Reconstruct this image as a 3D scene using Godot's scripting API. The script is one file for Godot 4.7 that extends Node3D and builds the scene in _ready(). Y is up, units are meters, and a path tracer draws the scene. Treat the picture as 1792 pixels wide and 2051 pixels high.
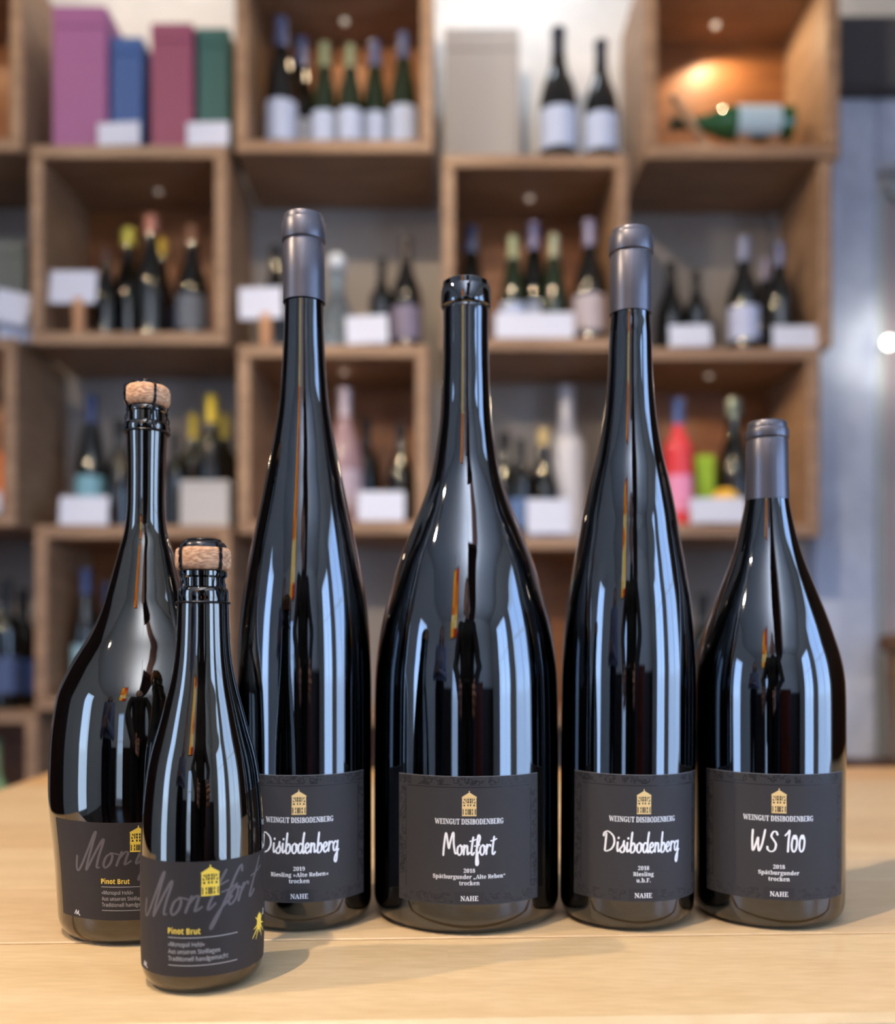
extends Node3D

# Photograph frame 1792 x 2051; the eye is level, its lens is shifted, horizon at row 1290.
const FPX := 1900.0
const CX := 896.0
const HY := 1290.0
const TABLE := 0.75
const EYE := 0.186          # height of the eye above the table top
const EYE_Y := TABLE + EYE
const SHELF_Z := 2.30       # distance of the shelf's front
const WALL_Z := 2.62        # distance of the wall behind it

var M := {}
var rng := RandomNumberGenerator.new()
var cache := {}


func _ready() -> void:
	rng.seed = 7
	camera_and_light()
	materials()
	room()
	table()
	shelf()
	hero_bottles()
	shelf_contents()
	doorway_things()
	room_things()
	people()


# ---------------------------------------------------------------- camera, sky, light
func camera_and_light() -> void:
	var cam := Camera3D.new()
	cam.name = "camera"
	add_child(cam)
	cam.position = Vector3(0, EYE_Y, 0)
	var at := CameraAttributesPhysical.new()
	at.frustum_focal_length = 10.0
	at.exposure_aperture = 0.98
	at.frustum_focus_distance = 0.562
	at.frustum_near = 0.05
	at.frustum_far = 60.0
	cam.attributes = at
	cam.projection = Camera3D.PROJECTION_FRUSTUM
	cam.keep_aspect = Camera3D.KEEP_HEIGHT
	cam.near = 0.05
	cam.far = 60.0
	cam.size = 0.05 * 2051.0 / FPX
	cam.frustum_offset = Vector2(0, 0.05 * (HY - 1025.5) / FPX)
	cam.current = true

	var env := Environment.new()
	env.background_mode = Environment.BG_SKY
	var sky := Sky.new()
	var sm := ProceduralSkyMaterial.new()
	sm.sky_top_color = Color(0.42, 0.62, 0.95)
	sm.sky_horizon_color = Color(0.72, 0.84, 1.0)
	sm.ground_bottom_color = Color(0.45, 0.47, 0.5)
	sm.ground_horizon_color = Color(0.62, 0.68, 0.75)
	sky.sky_material = sm
	env.sky = sky
	env.background_energy_multiplier = 4.0
	env.tonemap_mode = Environment.TONE_MAPPER_LINEAR
	env.tonemap_exposure = 0.85
	env.sdfgi_enabled = true
	env.ssao_enabled = true
	env.ssil_enabled = true
	var we := WorldEnvironment.new()
	we.name = "world_environment"
	we.environment = env
	add_child(we)

	# daylight standing in the glazed openings (right wall, left wall's door, narrow rear door)
	day("daylight_window", Vector3(2.30, 1.20, 0.05), Vector3(-1, 0, 0), Vector2(1.02, 2.10), 4.0)
	day("daylight_window", Vector3(2.30, 1.20, 1.55), Vector3(-1, 0, 0), Vector2(1.02, 2.10), 5.5)
	day("daylight_door", Vector3(-2.50, 1.15, 0.75), Vector3(1, 0, 0), Vector2(0.66, 1.85), 3.0)
	day("daylight_door", Vector3(-0.95, 0.95, 3.12), Vector3(0, 0, -1), Vector2(0.46, 1.50), 0.7)


func day(called: String, at: Vector3, towards: Vector3, size: Vector2, energy: float) -> void:
	var l := AreaLight3D.new()
	l.name = called
	l.area_size = size
	l.area_normalize_energy = true
	l.light_energy = energy
	l.light_color = Color(0.70, 0.83, 1.0)
	l.area_range = 12.0
	l.shadow_enabled = true
	add_child(l, true)
	l.look_at_from_position(at, at + towards, Vector3.UP)


# ---------------------------------------------------------------- small helpers
func px(x: float, y: float, d: float) -> Vector3:      # a pixel of the photograph at a distance
	return Vector3((x - CX) / FPX * d, EYE_Y + (HY - y) / FPX * d, -d)


func thing(called: String, label: String, category: String, at: Vector3, group := "") -> Node3D:
	var o := Node3D.new()
	o.name = called
	add_child(o, true)
	rename(o, called)
	o.position = at
	tag(o, label, category, group)
	return o


func tag(o: Node, label: String, category: String, group := "") -> void:
	o.set_meta("label", label)
	o.set_meta("category", category)
	if group != "":
		o.set_meta("group", group)


var taken := {}
func rename(o: Node, called: String) -> void:           # name, name_001, name_002 ...
	var n: int = taken.get(called, 0)
	taken[called] = n + 1
	o.name = called if n == 0 else "%s_%03d" % [called, n]


func part(parent: Node, called: String, mesh: Mesh, m: Material, at := Vector3.ZERO, turn := Vector3.ZERO) -> MeshInstance3D:
	var o := MeshInstance3D.new()
	var n := 0
	var want := called
	while parent.has_node(NodePath(want)):
		n += 1
		want = "%s_%03d" % [called, n]
	o.name = want
	o.mesh = mesh
	o.material_override = m
	o.position = at
	o.rotation = turn
	parent.add_child(o, true)
	return o


func struct(called: String, mesh: Mesh, m: Material, at := Vector3.ZERO) -> MeshInstance3D:
	var o := part(self, called, mesh, m, at)
	o.set_meta("kind", "structure")
	return o


func tri(st: SurfaceTool, a: Vector3, b: Vector3, c: Vector3, out: Vector3) -> void:
	if (a - c).cross(a - b).dot(out) < 0.0:
		var t := b
		b = c
		c = t
	for v in [a, b, c]:
		st.add_vertex(v)


func quad(st: SurfaceTool, a: Vector3, b: Vector3, c: Vector3, d: Vector3, out: Vector3) -> void:
	tri(st, a, b, c, out)
	tri(st, a, c, d, out)


func box_into(st: SurfaceTool, size: Vector3, b: float, t := Transform3D.IDENTITY) -> void:
	var h := size / 2.0
	b = minf(b, minf(h.x, minf(h.y, h.z)) * 0.9)
	var k := h - Vector3(b, b, b)
	var v := {}
	for sx in [-1, 1]:
		for sy in [-1, 1]:
			for sz in [-1, 1]:
				v[[sx, sy, sz, 0]] = t * Vector3(sx * h.x, sy * k.y, sz * k.z)
				v[[sx, sy, sz, 1]] = t * Vector3(sx * k.x, sy * h.y, sz * k.z)
				v[[sx, sy, sz, 2]] = t * Vector3(sx * k.x, sy * k.y, sz * h.z)
	var bs := t.basis
	for s in [-1, 1]:
		quad(st, v[[s, -1, -1, 0]], v[[s, 1, -1, 0]], v[[s, 1, 1, 0]], v[[s, -1, 1, 0]], bs * Vector3(s, 0, 0))
		quad(st, v[[-1, s, -1, 1]], v[[1, s, -1, 1]], v[[1, s, 1, 1]], v[[-1, s, 1, 1]], bs * Vector3(0, s, 0))
		quad(st, v[[-1, -1, s, 2]], v[[1, -1, s, 2]], v[[1, 1, s, 2]], v[[-1, 1, s, 2]], bs * Vector3(0, 0, s))
		for r in [-1, 1]:
			quad(st, v[[s, r, -1, 0]], v[[s, r, 1, 0]], v[[s, r, 1, 1]], v[[s, r, -1, 1]], bs * Vector3(s, r, 0))
			quad(st, v[[s, -1, r, 0]], v[[s, 1, r, 0]], v[[s, 1, r, 2]], v[[s, -1, r, 2]], bs * Vector3(s, 0, r))
			quad(st, v[[-1, s, r, 1]], v[[1, s, r, 1]], v[[1, s, r, 2]], v[[-1, s, r, 2]], bs * Vector3(0, s, r))
			for q in [-1, 1]:
				tri(st, v[[s, r, q, 0]], v[[s, r, q, 1]], v[[s, r, q, 2]], bs * Vector3(s, r, q))


func new_st() -> SurfaceTool:
	var st := SurfaceTool.new()
	st.begin(Mesh.PRIMITIVE_TRIANGLES)
	st.set_smooth_group(-1)
	return st


func done(st: SurfaceTool) -> ArrayMesh:
	st.generate_normals()
	return st.commit()


func bx(size: Vector3, b := 0.002) -> ArrayMesh:
	var key := ["bx", size, b]
	if not cache.has(key):
		var st := new_st()
		box_into(st, size, b)
		cache[key] = done(st)
	return cache[key]


func boxes(list: Array, b := 0.002) -> ArrayMesh:       # [[centre, size], ...] joined
	var st := new_st()
	for e in list:
		box_into(st, e[1], b, Transform3D(e[2] if e.size() > 2 else Basis.IDENTITY, e[0]))
	return done(st)


# turned shape: profile of (radius, height) from bottom to top or top to bottom; corners over 40 degrees stay sharp
func lathe(prof: Array, segs := 64, dent = null) -> ArrayMesh:
	var P := PackedVector2Array()
	for p in prof:
		if P.is_empty() or P[P.size() - 1].distance_to(p) > 1e-6:
			P.append(p)
	if P[0].y > P[P.size() - 1].y:
		P.reverse()
	var n := P.size()
	var nd := []
	for i in n - 1:
		var d := (P[i + 1] - P[i]).normalized()
		nd.append(Vector2(d.y, -d.x))
	var V := PackedVector3Array()
	var N := PackedVector3Array()
	var UV := PackedVector2Array()
	var I := PackedInt32Array()
	var total := 0.0
	for i in n - 1:
		total += P[i].distance_to(P[i + 1])
	var run := 0.0
	for i in n - 1:
		var na: Vector2 = nd[i]
		var nb: Vector2 = nd[i]
		if i > 0 and nd[i - 1].dot(nd[i]) > 0.766:
			na = (nd[i - 1] + nd[i]).normalized()
		if i < n - 2 and nd[i + 1].dot(nd[i]) > 0.766:
			nb = (nd[i + 1] + nd[i]).normalized()
		var base := V.size()
		var len := P[i].distance_to(P[i + 1])
		for e in 2:
			var q: Vector2 = P[i + e]
			var nn: Vector2 = nb if e else na
			for s in segs + 1:
				var a := TAU * s / segs
				var r := q.x
				if dent != null:
					r *= dent.call(a, q.y)
				V.append(Vector3(sin(a) * r, q.y, cos(a) * r))
				N.append(Vector3(sin(a) * nn.x, nn.y, cos(a) * nn.x))
				UV.append(Vector2(float(s) / segs, 1.0 - (run + e * len) / total))
		for s in segs:
			var a0 := base + s
			var b0 := base + segs + 1 + s
			I.append_array([a0, b0, a0 + 1, a0 + 1, b0, b0 + 1])
		run += len
	return arrays(V, N, UV, I)


func arrays(V: PackedVector3Array, N: PackedVector3Array, UV: PackedVector2Array, I: PackedInt32Array) -> ArrayMesh:
	var a := []
	a.resize(Mesh.ARRAY_MAX)
	a[Mesh.ARRAY_VERTEX] = V
	a[Mesh.ARRAY_NORMAL] = N
	a[Mesh.ARRAY_TEX_UV] = UV
	a[Mesh.ARRAY_INDEX] = I
	var m := ArrayMesh.new()
	m.add_surface_from_arrays(Mesh.PRIMITIVE_TRIANGLES, a)
	return m


# tube along points, appended to a SurfaceTool
func tube_into(st: SurfaceTool, pts: Array, r: float, sides := 6, closed := false) -> void:
	var n := pts.size()
	var rings := []
	var up := Vector3(0.31, 0.83, 0.47).normalized()
	for i in n:
		var t: Vector3
		if closed:
			t = (pts[(i + 1) % n] - pts[(i - 1 + n) % n]).normalized()
		else:
			t = (pts[mini(i + 1, n - 1)] - pts[maxi(i - 1, 0)]).normalized()
		var u := up - t * up.dot(t)
		if u.length() < 0.05:
			u = Vector3.RIGHT - t * t.x
		u = u.normalized()
		up = u
		var w := t.cross(u)
		var ring := []
		for s in sides:
			var a := TAU * s / sides
			ring.append(pts[i] + (u * cos(a) + w * sin(a)) * r)
		rings.append(ring)
	var last := n if closed else n - 1
	for i in last:
		var A: Array = rings[i]
		var B: Array = rings[(i + 1) % n]
		for s in sides:
			var s2 := (s + 1) % sides
			var mid: Vector3 = (A[s] + A[s2]) / 2.0 - pts[i]
			quad(st, A[s], A[s2], B[s2], B[s], mid)
	if not closed:
		for e in [0, n - 1]:
			var R: Array = rings[e]
			var dir: Vector3 = pts[e] - pts[1 if e == 0 else n - 2]
			for s in sides:
				tri(st, pts[e], R[s], R[(s + 1) % sides], dir)


func spline(pts: Array, steps := 6) -> Array:           # Catmull-Rom through Vector2 or Vector3 points
	var out := []
	for i in pts.size() - 1:
		var p0 = pts[maxi(i - 1, 0)]
		var p1 = pts[i]
		var p2 = pts[i + 1]
		var p3 = pts[mini(i + 2, pts.size() - 1)]
		for s in steps:
			var t := float(s) / steps
			out.append(0.5 * ((2.0 * p1) + (p2 - p0) * t + (2.0 * p0 - 5.0 * p1 + 4.0 * p2 - p3) * t * t + (3.0 * p1 - p0 - 3.0 * p2 + p3) * t * t * t))
	out.append(pts[pts.size() - 1])
	return out


# ---------------------------------------------------------------- materials
func mat(c: Color, rough := 0.6, metal := 0.0, spec := 0.5) -> StandardMaterial3D:
	var m := StandardMaterial3D.new()
	m.albedo_color = c
	m.roughness = rough
	m.metallic = metal
	m.metallic_specular = spec
	return m


func c8(r: float, g: float, b: float) -> Color:
	return Color(r / 255.0, g / 255.0, b / 255.0)


func lit(c: Color, e: float) -> StandardMaterial3D:
	var m := mat(c, 0.5)
	m.emission_enabled = true
	m.emission = c
	m.emission_energy_multiplier = e
	return m


func wood_texture(sd: int, dark: Color, light: Color, fleck: float, grain := 0.75, across := 34.0) -> ImageTexture:
	var a := FastNoiseLite.new()
	a.seed = sd
	a.frequency = 0.011
	a.fractal_octaves = 3
	var b := FastNoiseLite.new()
	b.seed = sd + 9
	b.frequency = 0.09
	b.fractal_octaves = 2
	var S := 512
	var im := Image.create(S, S, false, Image.FORMAT_RGB8)
	for y in S:
		for x in S:
			# the picture repeats: fold the coordinates on a torus-like pair of samples
			var u := float(x) / S
			var wgt := smoothstep(0.85, 1.0, u)
			var v := float(y) / S
			var wv := smoothstep(0.9, 1.0, v)
			var g := lerpf(a.get_noise_2d(x * 0.35, y * across / 12.0), a.get_noise_2d((x - S) * 0.35, y * across / 12.0), wgt)
			g = lerpf(g, a.get_noise_2d(x * 0.35, (y - S) * across / 12.0), wv)
			var f := b.get_noise_2d(x * 0.4, y * 2.2)
			var t := clampf(0.5 + grain * g + fleck * f, 0.0, 1.0)
			im.set_pixel(x, y, dark.lerp(light, t))
	im.generate_mipmaps()
	return ImageTexture.create_from_image(im)


func wood(tex: Texture2D, scale: Vector3, rough: float, tint := Color.WHITE) -> StandardMaterial3D:
	var m := mat(tint, rough)
	m.albedo_texture = tex
	m.uv1_triplanar = true
	m.uv1_world_triplanar = true
	m.uv1_scale = scale
	return m


func mottled(sd: int, a: Color, b: Color, freq: float) -> ImageTexture:
	var n := FastNoiseLite.new()
	n.seed = sd
	n.frequency = freq
	n.fractal_octaves = 4
	var S := 256
	var im := n.get_seamless_image(S, S)
	var o := Image.create(S, S, false, Image.FORMAT_RGB8)
	for y in S:
		for x in S:
			o.set_pixel(x, y, a.lerp(b, smoothstep(0.25, 0.75, im.get_pixel(x, y).r)))
	return ImageTexture.create_from_image(o)


func materials() -> void:
	var beech := wood_texture(3, c8(204, 176, 134), c8(226, 202, 164), 0.34, 0.42)
	M.table = []
	for tint in [c8(255, 250, 240), c8(247, 240, 232), c8(252, 249, 244), c8(242, 232, 220), c8(250, 244, 234), c8(246, 236, 222), c8(240, 212, 176)]:
		M.table.append(wood(beech, Vector3(1.9, 1.9, 1.9), 0.42, tint))
	var oak := wood_texture(21, c8(130, 100, 75), c8(162, 130, 101), 0.15)
	M.oak = wood(oak, Vector3(1.6, 1.6, 1.6), 0.5)
	M.oak_dark = wood(oak, Vector3(1.6, 1.6, 1.6), 0.55, c8(225, 205, 185))
	var ply := wood_texture(33, c8(122, 74, 38), c8(150, 96, 52), 0.12)
	M.back = wood(ply, Vector3(1.6, 1.6, 1.6), 0.5)
	M.floor = wood(ply, Vector3(0.7, 0.7, 0.7), 0.3, c8(120, 112, 106))
	M.cabinet = wood(ply, Vector3(1.2, 1.2, 1.2), 0.35, c8(190, 120, 100))
	M.beam = wood(ply, Vector3(0.8, 0.8, 0.8), 0.6, c8(150, 130, 120))
	M.wall = mat(c8(222, 218, 212), 0.9)
	M.wall.albedo_texture = mottled(5, c8(240, 240, 240), c8(255, 255, 255), 0.01)
	M.wall.uv1_triplanar = true
	M.wall_rear = mat(c8(232, 232, 228), 0.9)
	M.ceiling = mat(c8(236, 236, 234), 0.9)
	M.plaster_blue = mat(c8(216, 228, 252), 0.8)
	M.plaster_blue.albedo_texture = mottled(8, c8(236, 237, 240), c8(255, 255, 255), 0.02)
	M.plaster_blue.uv1_triplanar = true
	M.plaster_blue.uv1_scale = Vector3(1.2, 0.9, 1.2)
	M.trim_grey = mat(c8(190, 200, 204), 0.7)
	M.door_panel = mat(c8(176, 166, 174), 0.75)
	M.dark_beam = mat(c8(78, 76, 80), 0.8)
	M.white_paint = mat(c8(226, 228, 230), 0.5)
	M.pane = mat(Color(0.9, 0.95, 1.0, 0.06), 0.02)
	M.pane.transparency = BaseMaterial3D.TRANSPARENCY_ALPHA
	# dark glass: sharp mirror, black body
	M.glass = mat(c8(77, 80, 85), 0.025, 1.0)
	M.glass.clearcoat_enabled = true
	M.glass.clearcoat = 0.6
	M.glass.clearcoat_roughness = 0.02
	M.glass_brown = mat(c8(82, 78, 72), 0.025, 1.0)
	M.glass_brown.clearcoat_enabled = true
	M.glass_brown.clearcoat = 0.6
	M.glass_brown.clearcoat_roughness = 0.02
	M.capsule = mat(c8(88, 86, 94), 0.36, 0.6, 0.6)
	M.shelf_glass = mat(c8(14, 17, 15), 0.06, 0.0, 0.6)
	M.shelf_green = mat(c8(28, 42, 24), 0.06, 0.0, 0.6)
	M.cork = mat(Color.WHITE, 0.85)
	M.cork.albedo_texture = mottled(14, c8(160, 110, 76), c8(220, 174, 134), 0.06)
	M.cork.uv1_triplanar = true
	M.cork.uv1_scale = Vector3(14, 42, 14)
	M.wire = mat(c8(30, 30, 34), 0.3, 0.7)
	M.plate = mat(c8(60, 60, 64), 0.25, 0.8)
	M.card = mat(c8(206, 212, 230), 0.7)
	M.black = mat(c8(20, 20, 22), 0.5)
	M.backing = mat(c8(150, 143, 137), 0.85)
	M.panelling = wood(ply, Vector3(0.9, 0.9, 0.9), 0.5, c8(96, 88, 84))


# ---------------------------------------------------------------- the room
func room() -> void:
	struct("floor", bx(Vector3(5.4, 0.1, 6.2), 0.0005), M.floor, Vector3(-0.1, -0.05, 0.3))
	struct("ceiling", bx(Vector3(5.4, 0.12, 6.2), 0.0005), M.ceiling, Vector3(-0.1, 2.96, 0.3))
	struct("wall_back", bx(Vector3(5.3, 2.9, 0.12), 0.0005), M.wall, Vector3(-0.1, 1.45, -WALL_Z - 0.06))
	struct("wall_rear", boxes([[Vector3(-1.965, 1.45, 3.26), Vector3(1.57, 2.9, 0.12)], [Vector3(0.915, 1.45, 3.26), Vector3(3.27, 2.9, 0.12)],
		[Vector3(-0.95, 0.075, 3.26), Vector3(0.46, 0.15, 0.12)], [Vector3(-0.95, 2.325, 3.26), Vector3(0.46, 1.15, 0.12)]], 0.0005), M.wall_rear)
	var rd := struct("window_3", bx(Vector3(0.46, 1.6, 0.006), 0.001), M.pane, Vector3(-0.95, 0.95, 3.26))
	part(rd, "window_frame", boxes([[Vector3(-0.215, 0, 0), Vector3(0.03, 1.6, 0.05)], [Vector3(0.215, 0, 0), Vector3(0.03, 1.6, 0.05)], [Vector3(0, 0.2, 0), Vector3(0.4, 0.03, 0.04)]], 0.003), M.white_paint)
	struct("trim_4", boxes([[Vector3(-1.955, 0.5, 3.185), Vector3(1.29, 1.0, 0.03)], [Vector3(0.82, 0.5, 3.185), Vector3(3.08, 1.0, 0.03)]], 0.004), M.panelling)
	var wr := []
	wr.append([Vector3(2.46, 0.06, 0.3), Vector3(0.12, 0.12, 5.9)])
	wr.append([Vector3(2.46, 2.6, 0.3), Vector3(0.12, 0.6, 5.9)])
	for e in [[-2.65, -0.5], [0.6, 1.0], [2.1, 3.25]]:
		wr.append([Vector3(2.46, 1.21, (e[0] + e[1]) / 2), Vector3(0.12, 2.18, e[1] - e[0])])
	struct("wall_right", boxes(wr, 0.0005), M.wall_rear)
	var wl := []
	wl.append([Vector3(-2.66, 2.5, 0.3), Vector3(0.12, 0.8, 5.9)])
	for e in [[-2.65, 0.35], [1.15, 3.25]]:
		wl.append([Vector3(-2.66, 1.05, (e[0] + e[1]) / 2), Vector3(0.12, 2.1, e[1] - e[0])])
	struct("wall_left", boxes(wl, 0.0005), M.wall_rear)
	# windows
	var k := 0
	for zc in [0.05, 1.55]:
		k += 1
		var w := Node3D.new()
		w.name = "window_%d" % k
		add_child(w)
		w.position = Vector3(2.46, 1.21, zc)
		w.set_meta("kind", "structure")
		part(w, "window_frame", boxes([
			[Vector3(0, 1.07, 0), Vector3(0.07, 0.05, 1.1)], [Vector3(0, -1.04, 0), Vector3(0.07, 0.10, 1.1)],
			[Vector3(0, 0, 0.53), Vector3(0.07, 2.1, 0.05)], [Vector3(0, 0, -0.53), Vector3(0.07, 2.1, 0.05)],
			[Vector3(0, 0, 0), Vector3(0.06, 2.1, 0.07)], [Vector3(0, 0.45, 0), Vector3(0.05, 0.04, 1.02)]], 0.003), M.white_paint)
		part(w, "pane", bx(Vector3(0.006, 2.08, 1.02), 0.001), M.pane, Vector3(0.02, 0, 0))
	var d := Node3D.new()
	d.name = "door_2"
	add_child(d)
	d.position = Vector3(-2.66, 1.05, 0.75)
	d.set_meta("kind", "structure")
	part(d, "door_frame", boxes([
		[Vector3(0, 1.02, 0), Vector3(0.07, 0.06, 0.8)], [Vector3(0, -0.95, 0), Vector3(0.07, 0.2, 0.8)],
		[Vector3(0, 0, 0.36), Vector3(0.07, 1.98, 0.08)], [Vector3(0, 0, -0.36), Vector3(0.07, 1.98, 0.08)]], 0.003), M.white_paint)
	part(d, "pane", bx(Vector3(0.006, 1.85, 0.66), 0.001), M.pane, Vector3(0, 0.08, 0))

	# beyond the shelf: beam, plaster pillar, door head and door
	struct("ceiling_beam", bx(Vector3(1.43, 0.19, 0.12), 0.008), M.dark_beam, Vector3(0.965 + 0.715, 2.501, -2.56))
	struct("trim_1", boxes([[Vector3(1.071, 1.2025, -2.585), Vector3(0.166, 2.405, 0.07)]], 0.006), M.plaster_blue)
	struct("trim_2", bx(Vector3(1.24, 0.175, 0.07), 0.006), M.plaster_blue, Vector3(1.776, 2.318, -2.585))
	struct("trim_3", boxes([[Vector3(1.80, 2.178, -2.6), Vector3(1.18, 0.036, 0.04)], [Vector3(1.18, 1.08, -2.6), Vector3(0.026, 2.16, 0.04)]], 0.004), M.trim_grey)
	var dr := struct("door_1", bx(Vector3(1.0, 2.15, 0.02), 0.002), M.door_panel, Vector3(1.70, 1.077, -2.61))
	part(dr, "door_rail", boxes([[Vector3(0, -0.30, 0), Vector3(0.98, 0.03, 0.02)], [Vector3(0, -0.22, 0), Vector3(0.98, 0.016, 0.02)]], 0.003), mat(c8(120, 96, 82), 0.7), Vector3(0, 0.1, 0.012))


# ---------------------------------------------------------------- the table
func table() -> void:
	var t := thing("table", "pale wooden plank table carrying the row of dark wine bottles", "table", Vector3(0, 0, -0.4668))
	t.rotation.y = atan(0.0394)
	var w := 0.1346
	var x0 := -0.541
	var x1 := 1.15
	for i in 7:
		part(t, "plank", bx(Vector3(x1 - x0, 0.04, w - 0.0004), 0.0006 if i else 0.004), M.table[i], Vector3((x0 + x1) / 2, TABLE - 0.02, -w * (i + 0.5)))
	part(t, "apron", boxes([
		[Vector3(0.3, 0.665, -0.06), Vector3(1.5, 0.09, 0.025)], [Vector3(0.3, 0.665, -0.88), Vector3(1.5, 0.09, 0.025)],
		[Vector3(-0.45, 0.665, -0.47), Vector3(0.025, 0.09, 0.82)], [Vector3(1.05, 0.665, -0.47), Vector3(0.025, 0.09, 0.82)]], 0.003), M.table[6])
	for e in [[-0.47, -0.07], [-0.47, -0.87], [1.08, -0.07], [1.08, -0.87]]:
		part(t, "leg", bx(Vector3(0.07, 0.71, 0.07), 0.005), M.table[6], Vector3(e[0], 0.355, e[1]))


# ---------------------------------------------------------------- the shelf of crates
const T := 0.0315

func sx(x: float) -> float:
	return (x - CX) / FPX * SHELF_Z

func sy(y: float) -> float:
	return EYE_Y + (HY - y) / FPX * SHELF_Z


func crate(x0: float, x1: float, y0: float, y1: float, label: String, energy := 0.0, disc := 0.0, lamp_depth := 0.17, lamp_x := 0.0, tilt := 0.0) -> void:
	var wx := sx(x1) - sx(x0)
	var hy := sy(y0) - sy(y1)
	var dp := WALL_Z - SHELF_Z - 0.02
	var c := thing("wooden_crate", label, "shelf crate", Vector3((sx(x0) + sx(x1)) / 2, sy(y1), -SHELF_Z), "oak crates stacked as a wine shelf")
	part(c, "bottom_panel", bx(Vector3(wx, T, dp), 0.003), M.oak, Vector3(0, T / 2, -dp / 2))
	part(c, "top_panel", bx(Vector3(wx, T, dp), 0.003), M.oak, Vector3(0, hy - T / 2, -dp / 2))
	for s in [-1, 1]:
		part(c, "side_panel", bx(Vector3(T, hy - 2 * T, dp), 0.003), M.oak, Vector3(s * (wx / 2 - T / 2), hy / 2, -dp / 2))
	part(c, "back_panel", bx(Vector3(wx - 2 * T, hy - 2 * T, 0.012), 0.001), M.back, Vector3(0, hy / 2, -dp + 0.006))
	if energy > 0.0:
		var at := Vector3(lamp_x - c.position.x if lamp_x != 0.0 else 0.0, hy - T, -lamp_depth)
		part(c, "puck_light", lathe([Vector2(0, -0.006), Vector2(0.008, -0.006), Vector2(0.0095, -0.003), Vector2(0.0095, 0.0)], 20), lit(c8(255, 240, 214), disc), at)
		var l := SpotLight3D.new()
		l.name = "puck_spot"
		l.light_energy = energy
		l.light_color = c8(255, 226, 184)
		l.spot_angle = 80.0
		l.spot_angle_attenuation = 0.3
		l.spot_range = 4.0
		l.light_size = 0.008
		l.shadow_enabled = true
		c.add_child(l)
		l.position = at + Vector3(0, -0.012, 0)
		l.look_at_from_position(c.position + l.position, c.position + l.position + Vector3(sin(tilt), -cos(tilt), 0.12), Vector3(0, 0, -1))


func shelf() -> void:
	struct("shelf_plinth", bx(Vector3(2.6, sy(1826), 0.3), 0.004), M.oak_dark, Vector3(-0.32, sy(1826) / 2, -2.465))
	crate(-350, 45, -90, 303, "oak crate in the top row, cut off by the picture's edge, empty", 0.02, 0.4)
	crate(470, 868, -85, 305, "oak crate in the top row holding six slim bottles", 0.022, 0.45, 0.185, sx(688) * 1.07)
	crate(1290, 1682, -85, 316, "brightly lit oak crate in the top row with a bottle lying down", 0.15, 1.0, 0.20, sx(1436) * 1.08, 0.2)
	crate(60, 455, 290, 690, "oak crate in the second row holding cork-topped bottles and a card", 0.006, 0.16, 0.17, sx(315) * 1.07)
	crate(885, 1258, 308, 702, "oak crate in the second row behind the widest bottle, holding five slim bottles", 0.014, 0.3, 0.16, sx(1060) * 1.07)
	crate(-360, 32, 675, 1055, "oak crate in the third row, cut off by the picture's edge, with a bright carton", 0.03, 0.3)
	crate(475, 858, 690, 1070, "oak crate in the third row holding a pale pinkish bottle and a card", 0.006, 0.1, 0.12, sx(688) * 1.05)
	crate(1262, 1643, 695, 1075, "oak crate in the third row holding the rosy bottle and the lemons", 0.03, 0.22, 0.13, sx(1423) * 1.05)
	crate(68, 462, 1052, 1424, "oak crate in the fourth row behind the bulbous bottle, holding bluish bottles")
	crate(880, 1262, 1075, 1455, "empty dark oak crate in the fourth row between the tall bottles")
	crate(-330, 75, 1424, 1822, "oak crate at floor level beside the table's corner with a green bottle")
	crate(470, 872, 1428, 1826, "oak crate at floor level hidden behind the table, under the grey gap", 0.0)
	crate(1270, 1650, 1440, 1824, "oak crate at floor level hidden behind the table near the plaster pillar", 0.0)
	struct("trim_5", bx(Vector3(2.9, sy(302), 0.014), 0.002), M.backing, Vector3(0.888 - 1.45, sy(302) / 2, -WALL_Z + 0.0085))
	var b := bx(Vector3(0.03, sy(318) - sy(694), 0.29), 0.003)
	var s := part(self, "side_board", b, M.oak, Vector3(sx(1655), (sy(318) + sy(694)) / 2, -2.447))
	tag(s, "upright oak board closing the second row beside the plaster pillar", "board")


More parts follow.
